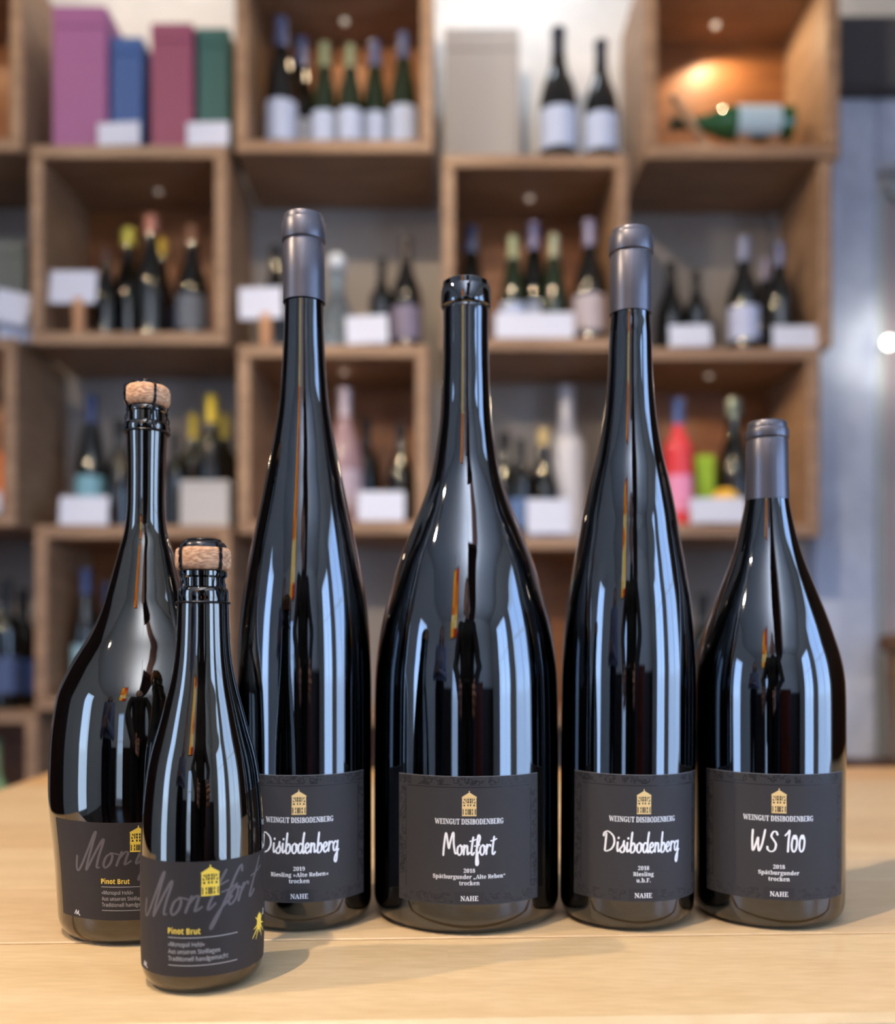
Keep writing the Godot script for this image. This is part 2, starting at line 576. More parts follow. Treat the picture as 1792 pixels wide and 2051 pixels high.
# ---------------------------------------------------------------- printing labels
# A canvas in millimetres that fills triangles, rectangles and brush strokes into an 8-bit picture.
class Canvas:
	var W: int
	var H: int
	var S: float
	var rgb: PackedByteArray
	var gloss: PackedByteArray

	func _init(w_mm: float, h_mm: float, per_mm: float, paper: Color, rough: float) -> void:
		S = per_mm
		W = int(w_mm * S)
		H = int(h_mm * S)
		var im := Image.create(W, H, false, Image.FORMAT_RGB8)
		im.fill(paper)
		rgb = im.get_data()
		var g := Image.create(W, H, false, Image.FORMAT_L8)
		g.fill(Color(rough, rough, rough))
		gloss = g.get_data()

	func dot(x: int, y: int, c: Array, r: int) -> void:
		if x < 0 or y < 0 or x >= W or y >= H:
			return
		var i := y * W + x
		rgb[i * 3] = c[0]
		rgb[i * 3 + 1] = c[1]
		rgb[i * 3 + 2] = c[2]
		gloss[i] = r

	func poly(p: Array, c: Array, r: int) -> void:      # fan of millimetre points
		for i in range(1, p.size() - 1):
			tri(p[0] * S, p[i] * S, p[i + 1] * S, c, r)

	func rect(x: float, y: float, w: float, h: float, c: Array, r: int) -> void:
		for yy in range(int(y * S), int((y + h) * S)):
			for xx in range(int(x * S), int((x + w) * S)):
				dot(xx, yy, c, r)

	func tri(a: Vector2, b: Vector2, d: Vector2, c: Array, r: int) -> void:
		var y0 := maxi(0, int(floor(minf(a.y, minf(b.y, d.y)))))
		var y1 := mini(H - 1, int(ceil(maxf(a.y, maxf(b.y, d.y)))))
		for y in range(y0, y1 + 1):
			var lo := INF
			var hi := -INF
			var yc := y + 0.5
			for e in [[a, b], [b, d], [d, a]]:
				var p: Vector2 = e[0]
				var q: Vector2 = e[1]
				if (p.y <= yc) != (q.y <= yc):
					var x := p.x + (q.x - p.x) * (yc - p.y) / (q.y - p.y)
					lo = minf(lo, x)
					hi = maxf(hi, x)
			if hi >= lo:
				for x in range(int(ceil(lo - 0.5)), int(ceil(hi - 0.5))):
					dot(x, y, c, r)

	func stroke(pts: Array, rad: Array, c: Array, r: int) -> void:   # millimetre points, radii
		for i in pts.size() - 1:
			var a: Vector2 = pts[i] * S
			var b: Vector2 = pts[i + 1] * S
			var n := int(a.distance_to(b) / 1.2) + 1
			for k in n:
				var t := float(k) / n
				var p := a.lerp(b, t)
				var q: float = lerpf(rad[i], rad[i + 1], t) * S
				for yy in range(int(p.y - q), int(p.y + q) + 1):
					var hw := q * q - (yy + 0.5 - p.y) * (yy + 0.5 - p.y)
					if hw > 0.0:
						hw = sqrt(hw)
						for xx in range(int(round(p.x - hw)), int(round(p.x + hw))):
							dot(xx, yy, c, r)

	func maps() -> Array:
		var im := Image.create_from_data(W, H, false, Image.FORMAT_RGB8, rgb)
		var g := Image.create_from_data(W, H, false, Image.FORMAT_L8, gloss)
		return [ImageTexture.create_from_image(im), ImageTexture.create_from_image(g)]


var fonts := {}
func glyphs(text: String, face: String, weight: int, spacing := 0) -> TextMesh:
	var key := face + str(weight) + "/" + str(spacing)
	if not fonts.has(key):
		var f := SystemFont.new()
		f.font_names = PackedStringArray([face])
		f.font_weight = weight
		if spacing:
			var v := FontVariation.new()
			v.base_font = f
			v.spacing_glyph = spacing
			fonts[key] = v
		else:
			fonts[key] = f
	var t := TextMesh.new()
	t.font = fonts[key]
	t.font_size = 64
	t.pixel_size = 0.01
	t.depth = 0.0
	t.curve_step = 2.0
	t.text = text
	return t


# baseline at y, capitals of height cap; width > 0 squeezes the line to that width; align 0 centre, -1 starts at x
func print_text(cv: Canvas, text: String, x: float, y: float, cap: float, ink: Array, face := "Droid Serif", weight := 700, width := 0.0, align := 0, spacing := 0, gloss := 150) -> void:
	var hh := glyphs("H", face, weight, spacing).get_aabb()
	var t := glyphs(text, face, weight, spacing)
	var bb := t.get_aabb()
	var ky := cap / hh.size.y
	var kx := ky if width <= 0.0 else width / bb.size.x
	var xo := bb.position.x + (bb.size.x / 2.0 if align == 0 else 0.0)
	var V: PackedVector3Array = t.surface_get_arrays(0)[Mesh.ARRAY_VERTEX]
	for i in range(0, V.size() - 2, 3):
		var p := []
		for k in 3:
			var v := V[i + k]
			p.append(Vector2(x + (v.x - xo) * kx, y - (v.y - hh.position.y) * ky) * cv.S)
		cv.tri(p[0], p[1], p[2], ink, gloss)


# brush lettering: strokes of each letter in x-heights, baseline 0, then the letter's advance
const BRUSH := {
	"D": ["1.22", ".30,1.72 .24,1.0 .14,.05", ".02,1.45 .12,1.78 .5,1.92 .98,1.5 1.08,.85 .8,.25 .3,-.02 .1,.1"],
	"i": ["0.40", ".2,.95 .15,.4 .2,.04 .42,.3", ".27,1.33 .28,1.38"],
	"s": ["0.52", ".05,.35 .3,.7 .4,1.08 .36,.85 .46,.4 .36,.04 .14,-.04 .04,.14"],
	"b": ["0.62", ".26,1.95 .17,1.1 .1,.12 .28,-.02 .48,.25 .5,.7 .36,.92 .18,.62"],
	"o": ["0.60", ".36,.93 .13,.75 .08,.25 .26,-.02 .47,.25 .48,.72 .34,.95 .62,.78"],
	"d": ["0.68", ".48,.78 .26,.95 .07,.55 .12,.08 .3,.04 .5,.5", ".66,1.98 .54,1.1 .5,.2 .58,.0 .72,.25"],
	"e": ["0.50", ".08,.42 .32,.55 .4,.82 .26,.96 .09,.7 .09,.2 .25,-.02 .52,.3"],
	"n": ["0.64", ".14,.95 .1,.5 .08,.04", ".1,.5 .28,.9 .42,.85 .43,.4 .46,.05 .66,.25"],
	"r": ["0.50", ".16,.98 .1,.5 .08,.04", ".1,.5 .26,.88 .42,.96 .5,.82"],
	"g": ["0.62", ".48,.8 .27,.95 .08,.55 .12,.1 .3,.06 .48,.5", ".56,.98 .5,.3 .46,-.6 .34,-1.06 .2,-.9 .3,-.4 .66,.15"],
	"M": ["1.30", ".0,-.08 .06,.7 .22,1.9 .32,1.98 .46,1.1 .56,.62 .66,1.1 .92,2.05 1.02,2.0 1.02,1.1 1.16,.18 1.3,.2"],
	"t": ["0.46", ".36,1.72 .24,.9 .18,.2 .28,.0 .46,.25", ".02,1.32 .3,1.36 .62,1.5"],
	"f": ["0.48", ".16,.4 .48,1.3 .54,1.75 .4,1.9 .28,1.3 .22,.2 .16,-.7 .24,-1.0 .36,-.75 .3,.05 .52,.35", ".0,.86 .3,.9 .52,.98"],
	"W": ["1.36", ".16,1.9 .1,1.0 .12,.1 .22,.04 .46,.7 .62,1.2 .62,.6 .66,.06 .76,.02 1.0,.7 1.26,1.98"],
	"S": ["1.06", ".98,1.55 .86,1.84 .6,1.8 .44,1.4 .64,1.05 .84,.65 .72,.14 .4,-.04 .12,.14 .08,.4"],
	"1": ["0.60", ".1,1.5 .34,1.75 .5,1.94 .4,1.0 .34,-.02"],
	"0": ["0.72", ".5,1.42 .3,1.5 .12,.95 .1,.3 .28,-.02 .5,.3 .58,1.0 .46,1.5 .34,1.42 .4,1.2"],
	" ": ["0.50"],
	"O": ["0.80", ".36,.93 .13,.75 .08,.25 .26,-.02 .47,.25 .48,.72 .34,.95 .8,.8"],
	"N": ["0.84", ".14,.95 .1,.5 .08,.04", ".1,.5 .32,.9 .5,.85 .52,.4 .55,.05 .84,.25"],
	# the thin, tall hand of the sparkling wine
	"K": ["1.86", ".02,.95 .12,.25 .3,-.08 .5,.3 .72,1.4 .86,2.35 .95,2.45 .93,1.6 .88,.5 .9,-.06 1.06,.4 1.34,1.5 1.5,1.95 1.56,1.7 1.52,.8 1.56,.1 1.74,.05"],
	"F": ["0.52", ".95,1.75 .82,2.1 .62,1.7 .4,.4 .2,-.8 .1,-1.15 .06,-.9 .3,-.1 .75,.45", ".05,.85 .45,.92 .85,1.1"],
	"T": ["0.70", ".66,2.1 .42,1.1 .3,.2 .4,.0 .62,.3", ".1,1.2 .5,1.28 .95,1.45"],
}


func brush(cv: Canvas, text: String, x: float, base: float, unit: float, ink: Array, thick: float, stretch := 1.0, rise := 0.0, slant := 0.0, gloss := 140) -> void:
	var pen := 0.0
	for ch in text:
		var g: Array = BRUSH[ch]
		for k in range(1, g.size()):
			var pts := []
			for w in g[k].split(" "):
				var xy: PackedStringArray = w.split(",")
				pts.append(Vector2(float(xy[0]), float(xy[1])))
			pts = spline(pts, 8)
			var mm := []
			var rad := []
			for i in pts.size():
				var p: Vector2 = pts[i]
				var d: Vector2 = pts[mini(i + 1, pts.size() - 1)] - pts[maxi(i - 1, 0)]
				var down := absf(d.normalized().y) if d.length() > 0.0 else 1.0
				var along := (pen + p.x) * unit * stretch + p.y * unit * slant
				mm.append(Vector2(x + along, base - p.y * unit - along * rise))
				rad.append(thick * lerpf(0.62, 1.0, down * down) * (0.75 if i == 0 or i == pts.size() - 1 else 1.0))
			cv.stroke(mm, rad, ink, gloss)
		pen += float(g[0])


func brush_width(text: String) -> float:
	var w := 0.0
	for ch in text:
		w += float(BRUSH[ch][0])
	return w


func emblem(cv: Canvas, x: float, y: float, w: float, gold: Array, dark: Array) -> void:   # half-timbered house with a finial
	var k := w / 10.0
	var R := func(a: float, b: float, c: float, d: float, ink: Array): cv.rect(x + a * k, y + b * k, c * k, d * k, ink, 90)
	var P := func(list: Array, ink: Array):
		var q := []
		for v in list:
			q.append(Vector2(x, y) + v * k)
		cv.poly(q, ink, 90)
	R.call(4.7, 0.0, 0.6, 1.6, gold)
	P.call([Vector2(5, 1.0), Vector2(5.7, 2.0), Vector2(9.9, 4.0), Vector2(9.9, 4.7), Vector2(0.1, 4.7), Vector2(0.1, 4.0), Vector2(4.3, 2.0)], gold)
	R.call(0.3, 4.6, 9.4, 7.0, gold)
	R.call(0.1, 10.6, 9.8, 0.7, gold)
	R.call(0.3, 11.2, 9.4, 5.4, gold)
	R.call(0.1, 16.2, 9.8, 0.5, gold)
	for r in [[3.75, 5.0, 0.95, 1.4], [5.3, 5.0, 0.95, 1.4], [3.75, 6.7, 0.95, 1.5], [5.3, 6.7, 0.95, 1.5], [2.75, 5.0, 0.5, 3.2], [6.75, 5.0, 0.5, 3.2],
			[3.75, 8.8, 0.8, 1.4], [5.45, 8.8, 0.8, 1.4], [1.2, 9.1, 1.1, 1.1], [7.7, 9.1, 1.1, 1.1],
			[0.75, 12.0, 0.6, 3.8], [8.65, 12.0, 0.6, 3.8], [3.85, 12.0, 0.65, 3.8], [4.7, 12.0, 0.6, 3.8], [5.5, 12.0, 0.65, 3.8],
			[2.5, 12.0, 0.7, 1.6], [2.5, 14.2, 0.7, 1.6], [6.8, 12.0, 0.7, 1.6], [6.8, 14.2, 0.7, 1.6]]:
		R.call(r[0], r[1], r[2], r[3], dark)
	P.call([Vector2(1.1, 5.2), Vector2(2.2, 5.2), Vector2(2.2, 6.8)], dark)
	P.call([Vector2(1.0, 6.6), Vector2(2.2, 8.3), Vector2(1.0, 8.3)], dark)
	P.call([Vector2(8.9, 5.2), Vector2(7.8, 5.2), Vector2(7.8, 6.8)], dark)
	P.call([Vector2(9.0, 6.6), Vector2(7.8, 8.3), Vector2(9.0, 8.3)], dark)


func maze(cv: Canvas, x: float, y: float, w: float, h: float, ink: Array, sd: int) -> void:   # puzzle-like relief lines in a band
	var r := RandomNumberGenerator.new()
	r.seed = sd
	var step := 1.15
	var nx := int(w / step)
	var ny := int(h / step)
	var n := int(nx * ny / 6.0)
	for i in n:
		var p := Vector2(r.randi_range(0, nx), r.randi_range(0, ny))
		var dir := Vector2(1, 0) if r.randf() < 0.5 else Vector2(0, 1)
		var pts := [p]
		for k in r.randi_range(3, 6):
			var l := r.randi_range(1, 2)
			var q: Vector2 = p + dir * l * (1 if r.randf() < 0.5 else -1)
			q = Vector2(clampf(q.x, 0, nx), clampf(q.y, 0, ny))
			pts.append(q + Vector2(r.randf_range(-0.15, 0.15), r.randf_range(-0.15, 0.15)))
			p = q
			dir = Vector2(dir.y, dir.x)
		var mm := []
		var rad := []
		for q in pts:
			mm.append(Vector2(x, y) + q * step)
			rad.append(0.2)
		cv.stroke(mm, rad, ink, 60)


func still_label(name: String, unit: float, lines: Array, widths: Array, w: float, sd: int) -> Array:
	var h := 81.5
	var paper := c8(58, 56, 57)
	var cv := Canvas.new(w, h, 11.0, paper, 0.62)
	var line := [33, 32, 34]
	var white := [244, 244, 244]
	var m := w / 2.0
	for e in [[1.0, 0.8, w - 2.0, 5.6], [1.0, 8.0, 4.6, h - 16.0], [w - 5.8, 8.0, 4.6, h - 16.0]]:
		maze(cv, e[0], e[1], e[2], e[3], line, sd)
		sd += 1
	maze(cv, 1.0, h - 7.2, m - 11.0, 6.0, [48, 46, 48], sd)
	maze(cv, m + 10.5, h - 7.2, m - 12.0, 6.0, [48, 46, 48], sd + 5)
	for e in [[7.4, 6.9, w - 14.8, 0.45], [6.2, 9.0, 0.4, h - 18.0], [w - 6.6, 9.0, 0.4, h - 18.0]]:
		cv.rect(e[0], e[1], e[2], e[3], line, 60)
	cv.rect(m - 9.5, h - 8.3, 19.0, 7.6, [52, 50, 52], 150)
	cv.rect(0.0, 0.0, w, 0.22, [150, 150, 152], 150)
	emblem(cv, m - 4.8, 9.2, 9.6, [228, 196, 136], [40, 38, 40])
	print_text(cv, "WEINGUT DISIBODENBERG", m, 30.4, 3.5, white, "Droid Serif", 700, 44.5)
	var bw := brush_width(name) * unit
	brush(cv, name, m - bw / 2.0, 49.8, unit, white, unit * 0.098)
	var y := 61.0
	for i in lines.size():
		print_text(cv, lines[i], m, y, 2.6, white, "Droid Serif", 700, widths[i])
		y += 3.95
	print_text(cv, "NAHE", m, h - 2.6, 3.05, white, "Droid Serif", 700, 11.2)
	return cv.maps()


func brut_label() -> Array:
	var w := 122.0
	var h := 60.5
	var cv := Canvas.new(w, h, 11.0, c8(53, 47, 44), 0.6)
	var grey := [98, 90, 88]
	var pale := [176, 170, 164]
	var yellow := [238, 200, 76]
	var m := 58.0
	brush(cv, "KONTForT", m - 42.0, 30.5, 9.0, grey, 0.76, 1.18, 0.125, 0.33)
	emblem(cv, m - 4.9, 1.8, 9.8, yellow, [44, 40, 40])
	var x := m - 22.5
	print_text(cv, "Pinot Brut", x, 37.8, 3.1, yellow, "Droid Sans", 600, 17.4, -1)
	cv.rect(x, 39.6, 37.5, 0.35, pale, 150)
	print_text(cv, "»Monopol Held«", x, 44.4, 2.35, pale, "Droid Sans", 500, 19.5, -1)
	print_text(cv, "Aus unseren Steillagen", x, 48.2, 2.35, pale, "Droid Sans", 500, 27.5, -1)
	print_text(cv, "Traditionell handgemacht", x, 52.0, 2.35, pale, "Droid Sans", 500, 32.0, -1)
	cv.rect(x, 54.2, 37.5, 0.35, pale, 150)
	# ink splash with runs, small ring, small white scribble
	var c := Vector2(m + 33.0, 39.0)
	cv.stroke([c + Vector2(0, -2.6), c + Vector2(0, 1.2)], [2.5, 2.9], yellow, 120)
	for e in [[-7.0, 7.2], [-3.6, 8.4], [0.4, 5.6], [3.4, 8.6], [6.6, 6.4], [-6.0, 2.4], [6.4, 1.6], [0.0, -5.6], [-4.2, -3.8], [4.6, -3.8]]:
		cv.stroke([c, c + Vector2(e[0], e[1])], [0.7, 0.22], yellow, 120)
	var ring := []
	var rad := []
	for i in 17:
		ring.append(c + Vector2(6.2, -4.4) + Vector2(cos(TAU * i / 16.0) * 1.0, sin(TAU * i / 16.0) * 1.5))
		rad.append(0.28)
	cv.stroke(ring, rad, [210, 206, 200], 120)
	for e in [[0.0, 0.0, 1.6, -2.4], [1.6, -2.4, 1.9, 0.2], [1.9, 0.2, 3.6, -2.2], [3.6, -2.2, 3.4, -0.4], [3.4, -0.4, 4.6, 0.6]]:
		cv.stroke([Vector2(m - 44.0 + e[0], 58.4 + e[1]), Vector2(m - 44.0 + e[2], 58.4 + e[3])], [0.3, 0.3], [214, 210, 206], 120)
	return cv.maps()


# curved patch standing a hair proud of the glass; radius may follow the bottle's profile
func label_patch(radius: Callable, y0: float, y1: float, half: float, lift := 0.00025) -> ArrayMesh:
	var V := PackedVector3Array()
	var N := PackedVector3Array()
	var UV := PackedVector2Array()
	var I := PackedInt32Array()
	var cols := 48
	var rows := 10
	for j in rows + 1:
		var v := float(j) / rows
		var y := lerpf(y1, y0, v)
		var r: float = radius.call(y) + lift
		var slope: float = (radius.call(y + 0.002) - radius.call(y - 0.002)) / 0.004
		for i in cols + 1:
			var u := float(i) / cols
			var a := lerpf(-half, half, u)
			V.append(Vector3(sin(a) * r, y, cos(a) * r))
			N.append(Vector3(sin(a), -slope, cos(a)).normalized())
			UV.append(Vector2(u, v))
	for j in rows:
		for i in cols:
			var p := j * (cols + 1) + i
			I.append_array([p, p + 1, p + cols + 1, p + 1, p + cols + 2, p + cols + 1])
	# turned edge: a thin rim back to the glass
	var base := V.size()
	for e in 2:
		var j := 0 if e == 0 else rows
		for i in cols + 1:
			var q := V[j * (cols + 1) + i]
			var flat := Vector3(q.x, 0, q.z).normalized()
			V.append(q)
			V.append(q - flat * lift * 1.2)
			for k in 2:
				N.append(Vector3(0, 1 if e == 0 else -1, 0))
				UV.append(Vector2(0.003, 0.003))
		for i in cols:
			var p := base + e * 2 * (cols + 1) + i * 2
			I.append_array([p, p + 1, p + 2, p + 1, p + 3, p + 2])
	return arrays(V, N, UV, I)


func label_mat(maps: Array) -> StandardMaterial3D:
	var m := mat(Color.WHITE, 1.0, 0.0, 0.3)
	m.albedo_texture = maps[0]
	m.roughness_texture = maps[1]
	m.texture_repeat = false
	return m


# ---------------------------------------------------------------- the six bottles on the table
func rows(text: String, d: float) -> Array:             # "row,half-width ..." in pixels -> (radius, height) at distance d
	var out := []
	for w in text.split(" "):
		var xy: PackedStringArray = w.split(",")
		var s := float(xy[1]) / FPX
		var r := d * s / sqrt(1.0 + s * s)
		out.append(Vector2(r, EYE - (float(xy[0]) - HY) * (d - r * s) / FPX))
	return out


func foot(p: Vector2) -> Array:                         # rounded heel and hollow base below the last traced point
	var out := []
	var r := p.x
	for i in range(1, 9):
		var a := PI / 2 * i / 8.0
		out.append(Vector2(r - 0.009 * (1.0 - cos(a)), p.y * (1.0 - sin(a))))
	out.append(Vector2(r - 0.014, 0.0008))
	out.append(Vector2(r * 0.4, 0.008))
	out.append(Vector2(0.0, 0.012))
	return out


func radius_of(prof: Array, y: float) -> float:         # prof runs from top to bottom
	for i in prof.size() - 1:
		if prof[i].y >= y and prof[i + 1].y <= y and prof[i].y > prof[i + 1].y:
			return lerpf(prof[i + 1].x, prof[i].x, (y - prof[i + 1].y) / (prof[i].y - prof[i + 1].y))
	return prof[prof.size() - 1].x


func stand(called: String, label: String, x: float, d: float) -> Node3D:
	return thing(called, label, "wine bottle", Vector3((x - CX) / FPX * d, TABLE + 0.0001, -d))


func still_bottle(label: String, x: float, d: float, lip: String, body: String, capsule: String, print: Array, w_mm: float, yaw: float, lean := 0.0) -> void:
	var b := stand("wine_bottle", label, x, d)
	b.rotation.z = lean
	var traced := spline(rows(body, d), 5)
	var prof := traced + foot(traced[traced.size() - 1])
	var top := rows(lip, d) if lip != "" else []
	var full := top + prof
	part(b, "glass_body", lathe([Vector2(0, full[0].y)] + full, 128), M.glass)
	if capsule != "":
		var c := rows(capsule, d)
		part(b, "capsule", lathe([Vector2(0, c[0].y + 0.0006), Vector2(c[0].x - 0.0012, c[0].y + 0.0005)] + c + [Vector2(c[c.size() - 1].x - 0.0006, c[c.size() - 1].y)], 96), M.capsule)
	var half: float = w_mm / 1000.0 / 2.0 / traced[traced.size() - 1].x
	part(b, "paper_label", label_patch(func(y): return radius_of(prof, y), 0.0205, 0.102, half), label_mat(print), Vector3.ZERO, Vector3(0, deg_to_rad(yaw), 0))


func cork_bottle(label: String, x: float, d: float, cap: String, cork: String, lip: String, body: String, wire: String, print: Array, y0: float, y1: float, yaw: float, wires: float, lean := 0.0) -> void:
	var b := stand("wine_bottle", label, x, d)
	b.rotation.z = lean
	var traced := spline(rows(body, d), 5)
	var prof := traced + foot(traced[traced.size() - 1])
	var top := rows(lip, d)
	part(b, "glass_body", lathe([Vector2(0, top[0].y)] + top + prof, 128), M.glass_brown)
	var ck := rows(cork, d)
	var w0 := deg_to_rad(wires)
	part(b, "cork", lathe([Vector2(0, ck[0].y + 0.0004)] + ck + [Vector2(0, ck[ck.size() - 1].y)], 96, func(a: float, _y: float):
		var q := absf(fposmod(a - w0 + PI / 4, PI / 2) - PI / 4)
		return 1.0 - 0.035 * exp(-q * q / 0.012)), M.cork)
	var cp := rows(cap, d)
	part(b, "cap_plate", lathe(cp, 64), M.plate)
	# wire cage: four twisted pairs from the plate over the cork to a ring under the collar
	var path := spline(rows(wire, d), 6)
	var st := new_st()
	var n := path.size()
	for k in 4:
		var a := w0 + PI / 2 * k
		for s in [-1, 1]:
			var pts := []
			for i in n:
				var t := float(i) / (n - 1)
				var ph := i * 1.25 + (0.0 if s == 1 else PI)
				var apart := smoothstep(0.62, 0.8, t) * (1.0 - smoothstep(0.86, 1.0, t)) * 0.10
				var aa: float = a + s * apart + 0.0005 * cos(ph) / path[i].x * (1.0 - smoothstep(0.55, 0.7, t))
				var rr: float = path[i].x + 0.0004 * sin(ph)
				pts.append(Vector3(sin(aa) * rr, path[i].y, cos(aa) * rr))
			tube_into(st, pts, 0.00055, 6)
	for e in [path[0], path[n - 1]]:
		var ring := []
		for i in 48:
			ring.append(Vector3(sin(TAU * i / 48.0) * e.x, e.y, cos(TAU * i / 48.0) * e.x))
		tube_into(st, ring, 0.0007, 6, true)
	part(b, "wire_cage", done(st), M.wire)
	var rad := radius_of(prof, (y0 + y1) / 2.0)
	part(b, "paper_label", label_patch(func(y): return radius_of(prof, y), y0, y1, 0.061 / rad), label_mat(print), Vector3.ZERO, Vector3(0, deg_to_rad(yaw) + 0.003 / rad, 0))


func hero_bottles() -> void:
	var brut := brut_label()
	cork_bottle("large bulbous dark bottle with wired cork, behind the small cork-topped bottle", 286, 0.632,
		"774.5,31 771,29.5 768,23 767,0", "775,37 779,42 786,44.5 800,44.7 808,44 813,41 815.5,36",
		"815,35 818,37.5 826,37.5 828,34.5 846,34.5 850,41 855,42.5 863,42 867,40 870,39",
		"872,39 925,37 1000,36.5 1042,38.5 1072,43 1101,51 1130,58.5 1159,66 1189,74 1218,82 1247,93 1276,107 1306,125 1335,141 1375,159 1406,167 1469,175 1531,178 1594,178 1637,174 1702,167 1766,162 1812,159",
		"767,22 770,31 776,42 782,44.8 806,44.6 817,40 830,40 850,43.5 868,43.5", brut, 0.0172, 0.0777, 14.7, 37.0, -0.0085)
	still_bottle("tall slim black bottle with grey capsule, next to the two cork-topped bottles", 611, 0.652, "",
		"592,38 616,38.5 692,41.3 751,45 809,50 868,59 926,70 985,81.5 1058,97 1117,108.5 1175,119 1234,127 1292,131.3 1351,133.2 1409,133.6 1560,133.4 1796,133",
		"434,38 436,39.2 447.4,39.6 447.8,42.6 449.4,43.5 484,43.8 486,43.5 487,42.4 488.5,40.2 491,40.2 494,41.6 560,41.8 600,42.4 608,42.4",
		still_label("Disibodenberg", 6.6, ["2019", "Riesling »Alte Reben«", "trocken"], [7.2, 37.5, 13.2], 98.5, 11), 98.5, 3.8, 0.002)
	still_bottle("widest black bottle with a bare glossy lip, in the middle of the row", 933, 0.666,
		"567,43.5 568.5,46 579.4,46.6 579.8,49.0 581.2,49.6 610,50.3 614,50.4 616,49.6 617.5,46.4 619.5,44.6",
		"622,45.0 628,45.5 660,45.4 715,46 774,48.4 833,51.2 891,58.5 950,69 1008,88 1067,112 1125,134.5 1196,155 1251,169 1307,178 1362,183 1474,185 1600,185.4 1786,185.4", "",
		still_label("Montfort", 6.6, ["2018", "Spätburgunder „Alte Reben“", "trocken"], [7.2, 47.0, 13.0], 99.5, 31), 99.5, 0.75)
	still_bottle("tall slim black bottle with grey capsule, between the widest bottle and the sloping-shouldered one", 1253.5, 0.654, "",
		"612,39 640,39.3 674,42 732,44 791,47.8 849,54.5 908,65 966,79 1025,91.5 1073,99.5 1142,112 1211,123 1315,131 1419,132.6 1600,132.6 1796,132.2",
		"464,37.6 466,39 475.4,39.4 475.8,42.8 477.4,43.7 508,44.1 510,43.8 511,42.6 512.5,40.4 515,40.4 518,41.8 590,41.6 631,41.4",
		still_label("Disibodenberg", 6.6, ["2018", "Riesling", "u.b.F."], [7.2, 13.4, 9.2], 98.5, 51), 98.5, 3.0, -0.0075)
	still_bottle("shorter black bottle with sloping shoulders and grey capsule, next to the plaster pillar", 1535.5, 0.662, "",
		"985,40 1003,42 1030,46.5 1065,54 1100,63 1136,75 1171,88.5 1206,102 1241,115 1276,126.5 1311,137 1346,143.6 1381,146.6 1451,147.6 1560,147.2 1790,146",
		"847,36 849,37.8 861.4,38.6 861.8,41.0 863.4,41.8 878,42.3 880,42 881,41 882.5,39.4 885,39.4 888,40.8 940,41 1003,43",
		still_label("WS 100", 6.9, ["2018", "Spätburgunder", "trocken"], [7.2, 25.5, 13.2], 102.0, 71), 102.0, -10.2)
	cork_bottle("small dark bottle with wired cork, standing alone before the row", 407, 0.531,
		"1098.5,46 1093,45 1088,41 1085,34 1084,0", "1099,49 1103,53 1110,54.5 1128,54.5 1136,54 1141,51 1143.5,44",
		"1143,44 1146,47 1155,47 1159,42.5 1176,42.5 1181,48 1186,49.5 1200,49.5 1205,48.5 1208,49.5",
		"1212,49.8 1265,51.5 1314,55 1362,63 1411,75.5 1460,88.5 1509,102 1557,110.5 1622,117 1680,119.5 1760,120 1860,119.5 1916,118",
		"1084,33 1090,45 1097,51 1103,55 1138,55 1146,51 1160,49 1182,51 1208,51.5", brut, 0.011, 0.0715, 20.7, -38.0)


# ---------------------------------------------------------------- bottles and goods on the shelf
const SHAPES := {
	"burgundy": "1.0,.048 .985,.052 .965,.052 .962,.046 .83,.048 .76,.056 .68,.078 .6,.108 .52,.128 .45,.135 .3,.136 .03,.135 .008,.13 0,.115",
	"riesling": "1.0,.042 .985,.046 .965,.046 .962,.041 .88,.043 .78,.056 .68,.075 .58,.095 .48,.109 .4,.115 .3,.116 .03,.115 .008,.11 0,.097",
	"bordeaux": "1.0,.045 .985,.05 .965,.05 .962,.044 .8,.047 .74,.054 .7,.072 .66,.1 .62,.114 .57,.119 .3,.12 .03,.12 .008,.115 0,.1",
	"sparkling": "1.0,.045 .985,.055 .95,.057 .94,.05 .92,.05 .915,.058 .89,.058 .885,.05 .78,.054 .7,.068 .6,.1 .52,.124 .45,.136 .3,.14 .03,.14 .008,.134 0,.118",
}

func shape(kind: String) -> Array:
	var out := []
	for w in SHAPES[kind].split(" "):
		var xy: PackedStringArray = w.split(",")
		out.append(Vector2(float(xy[1]), float(xy[0])))
	return out


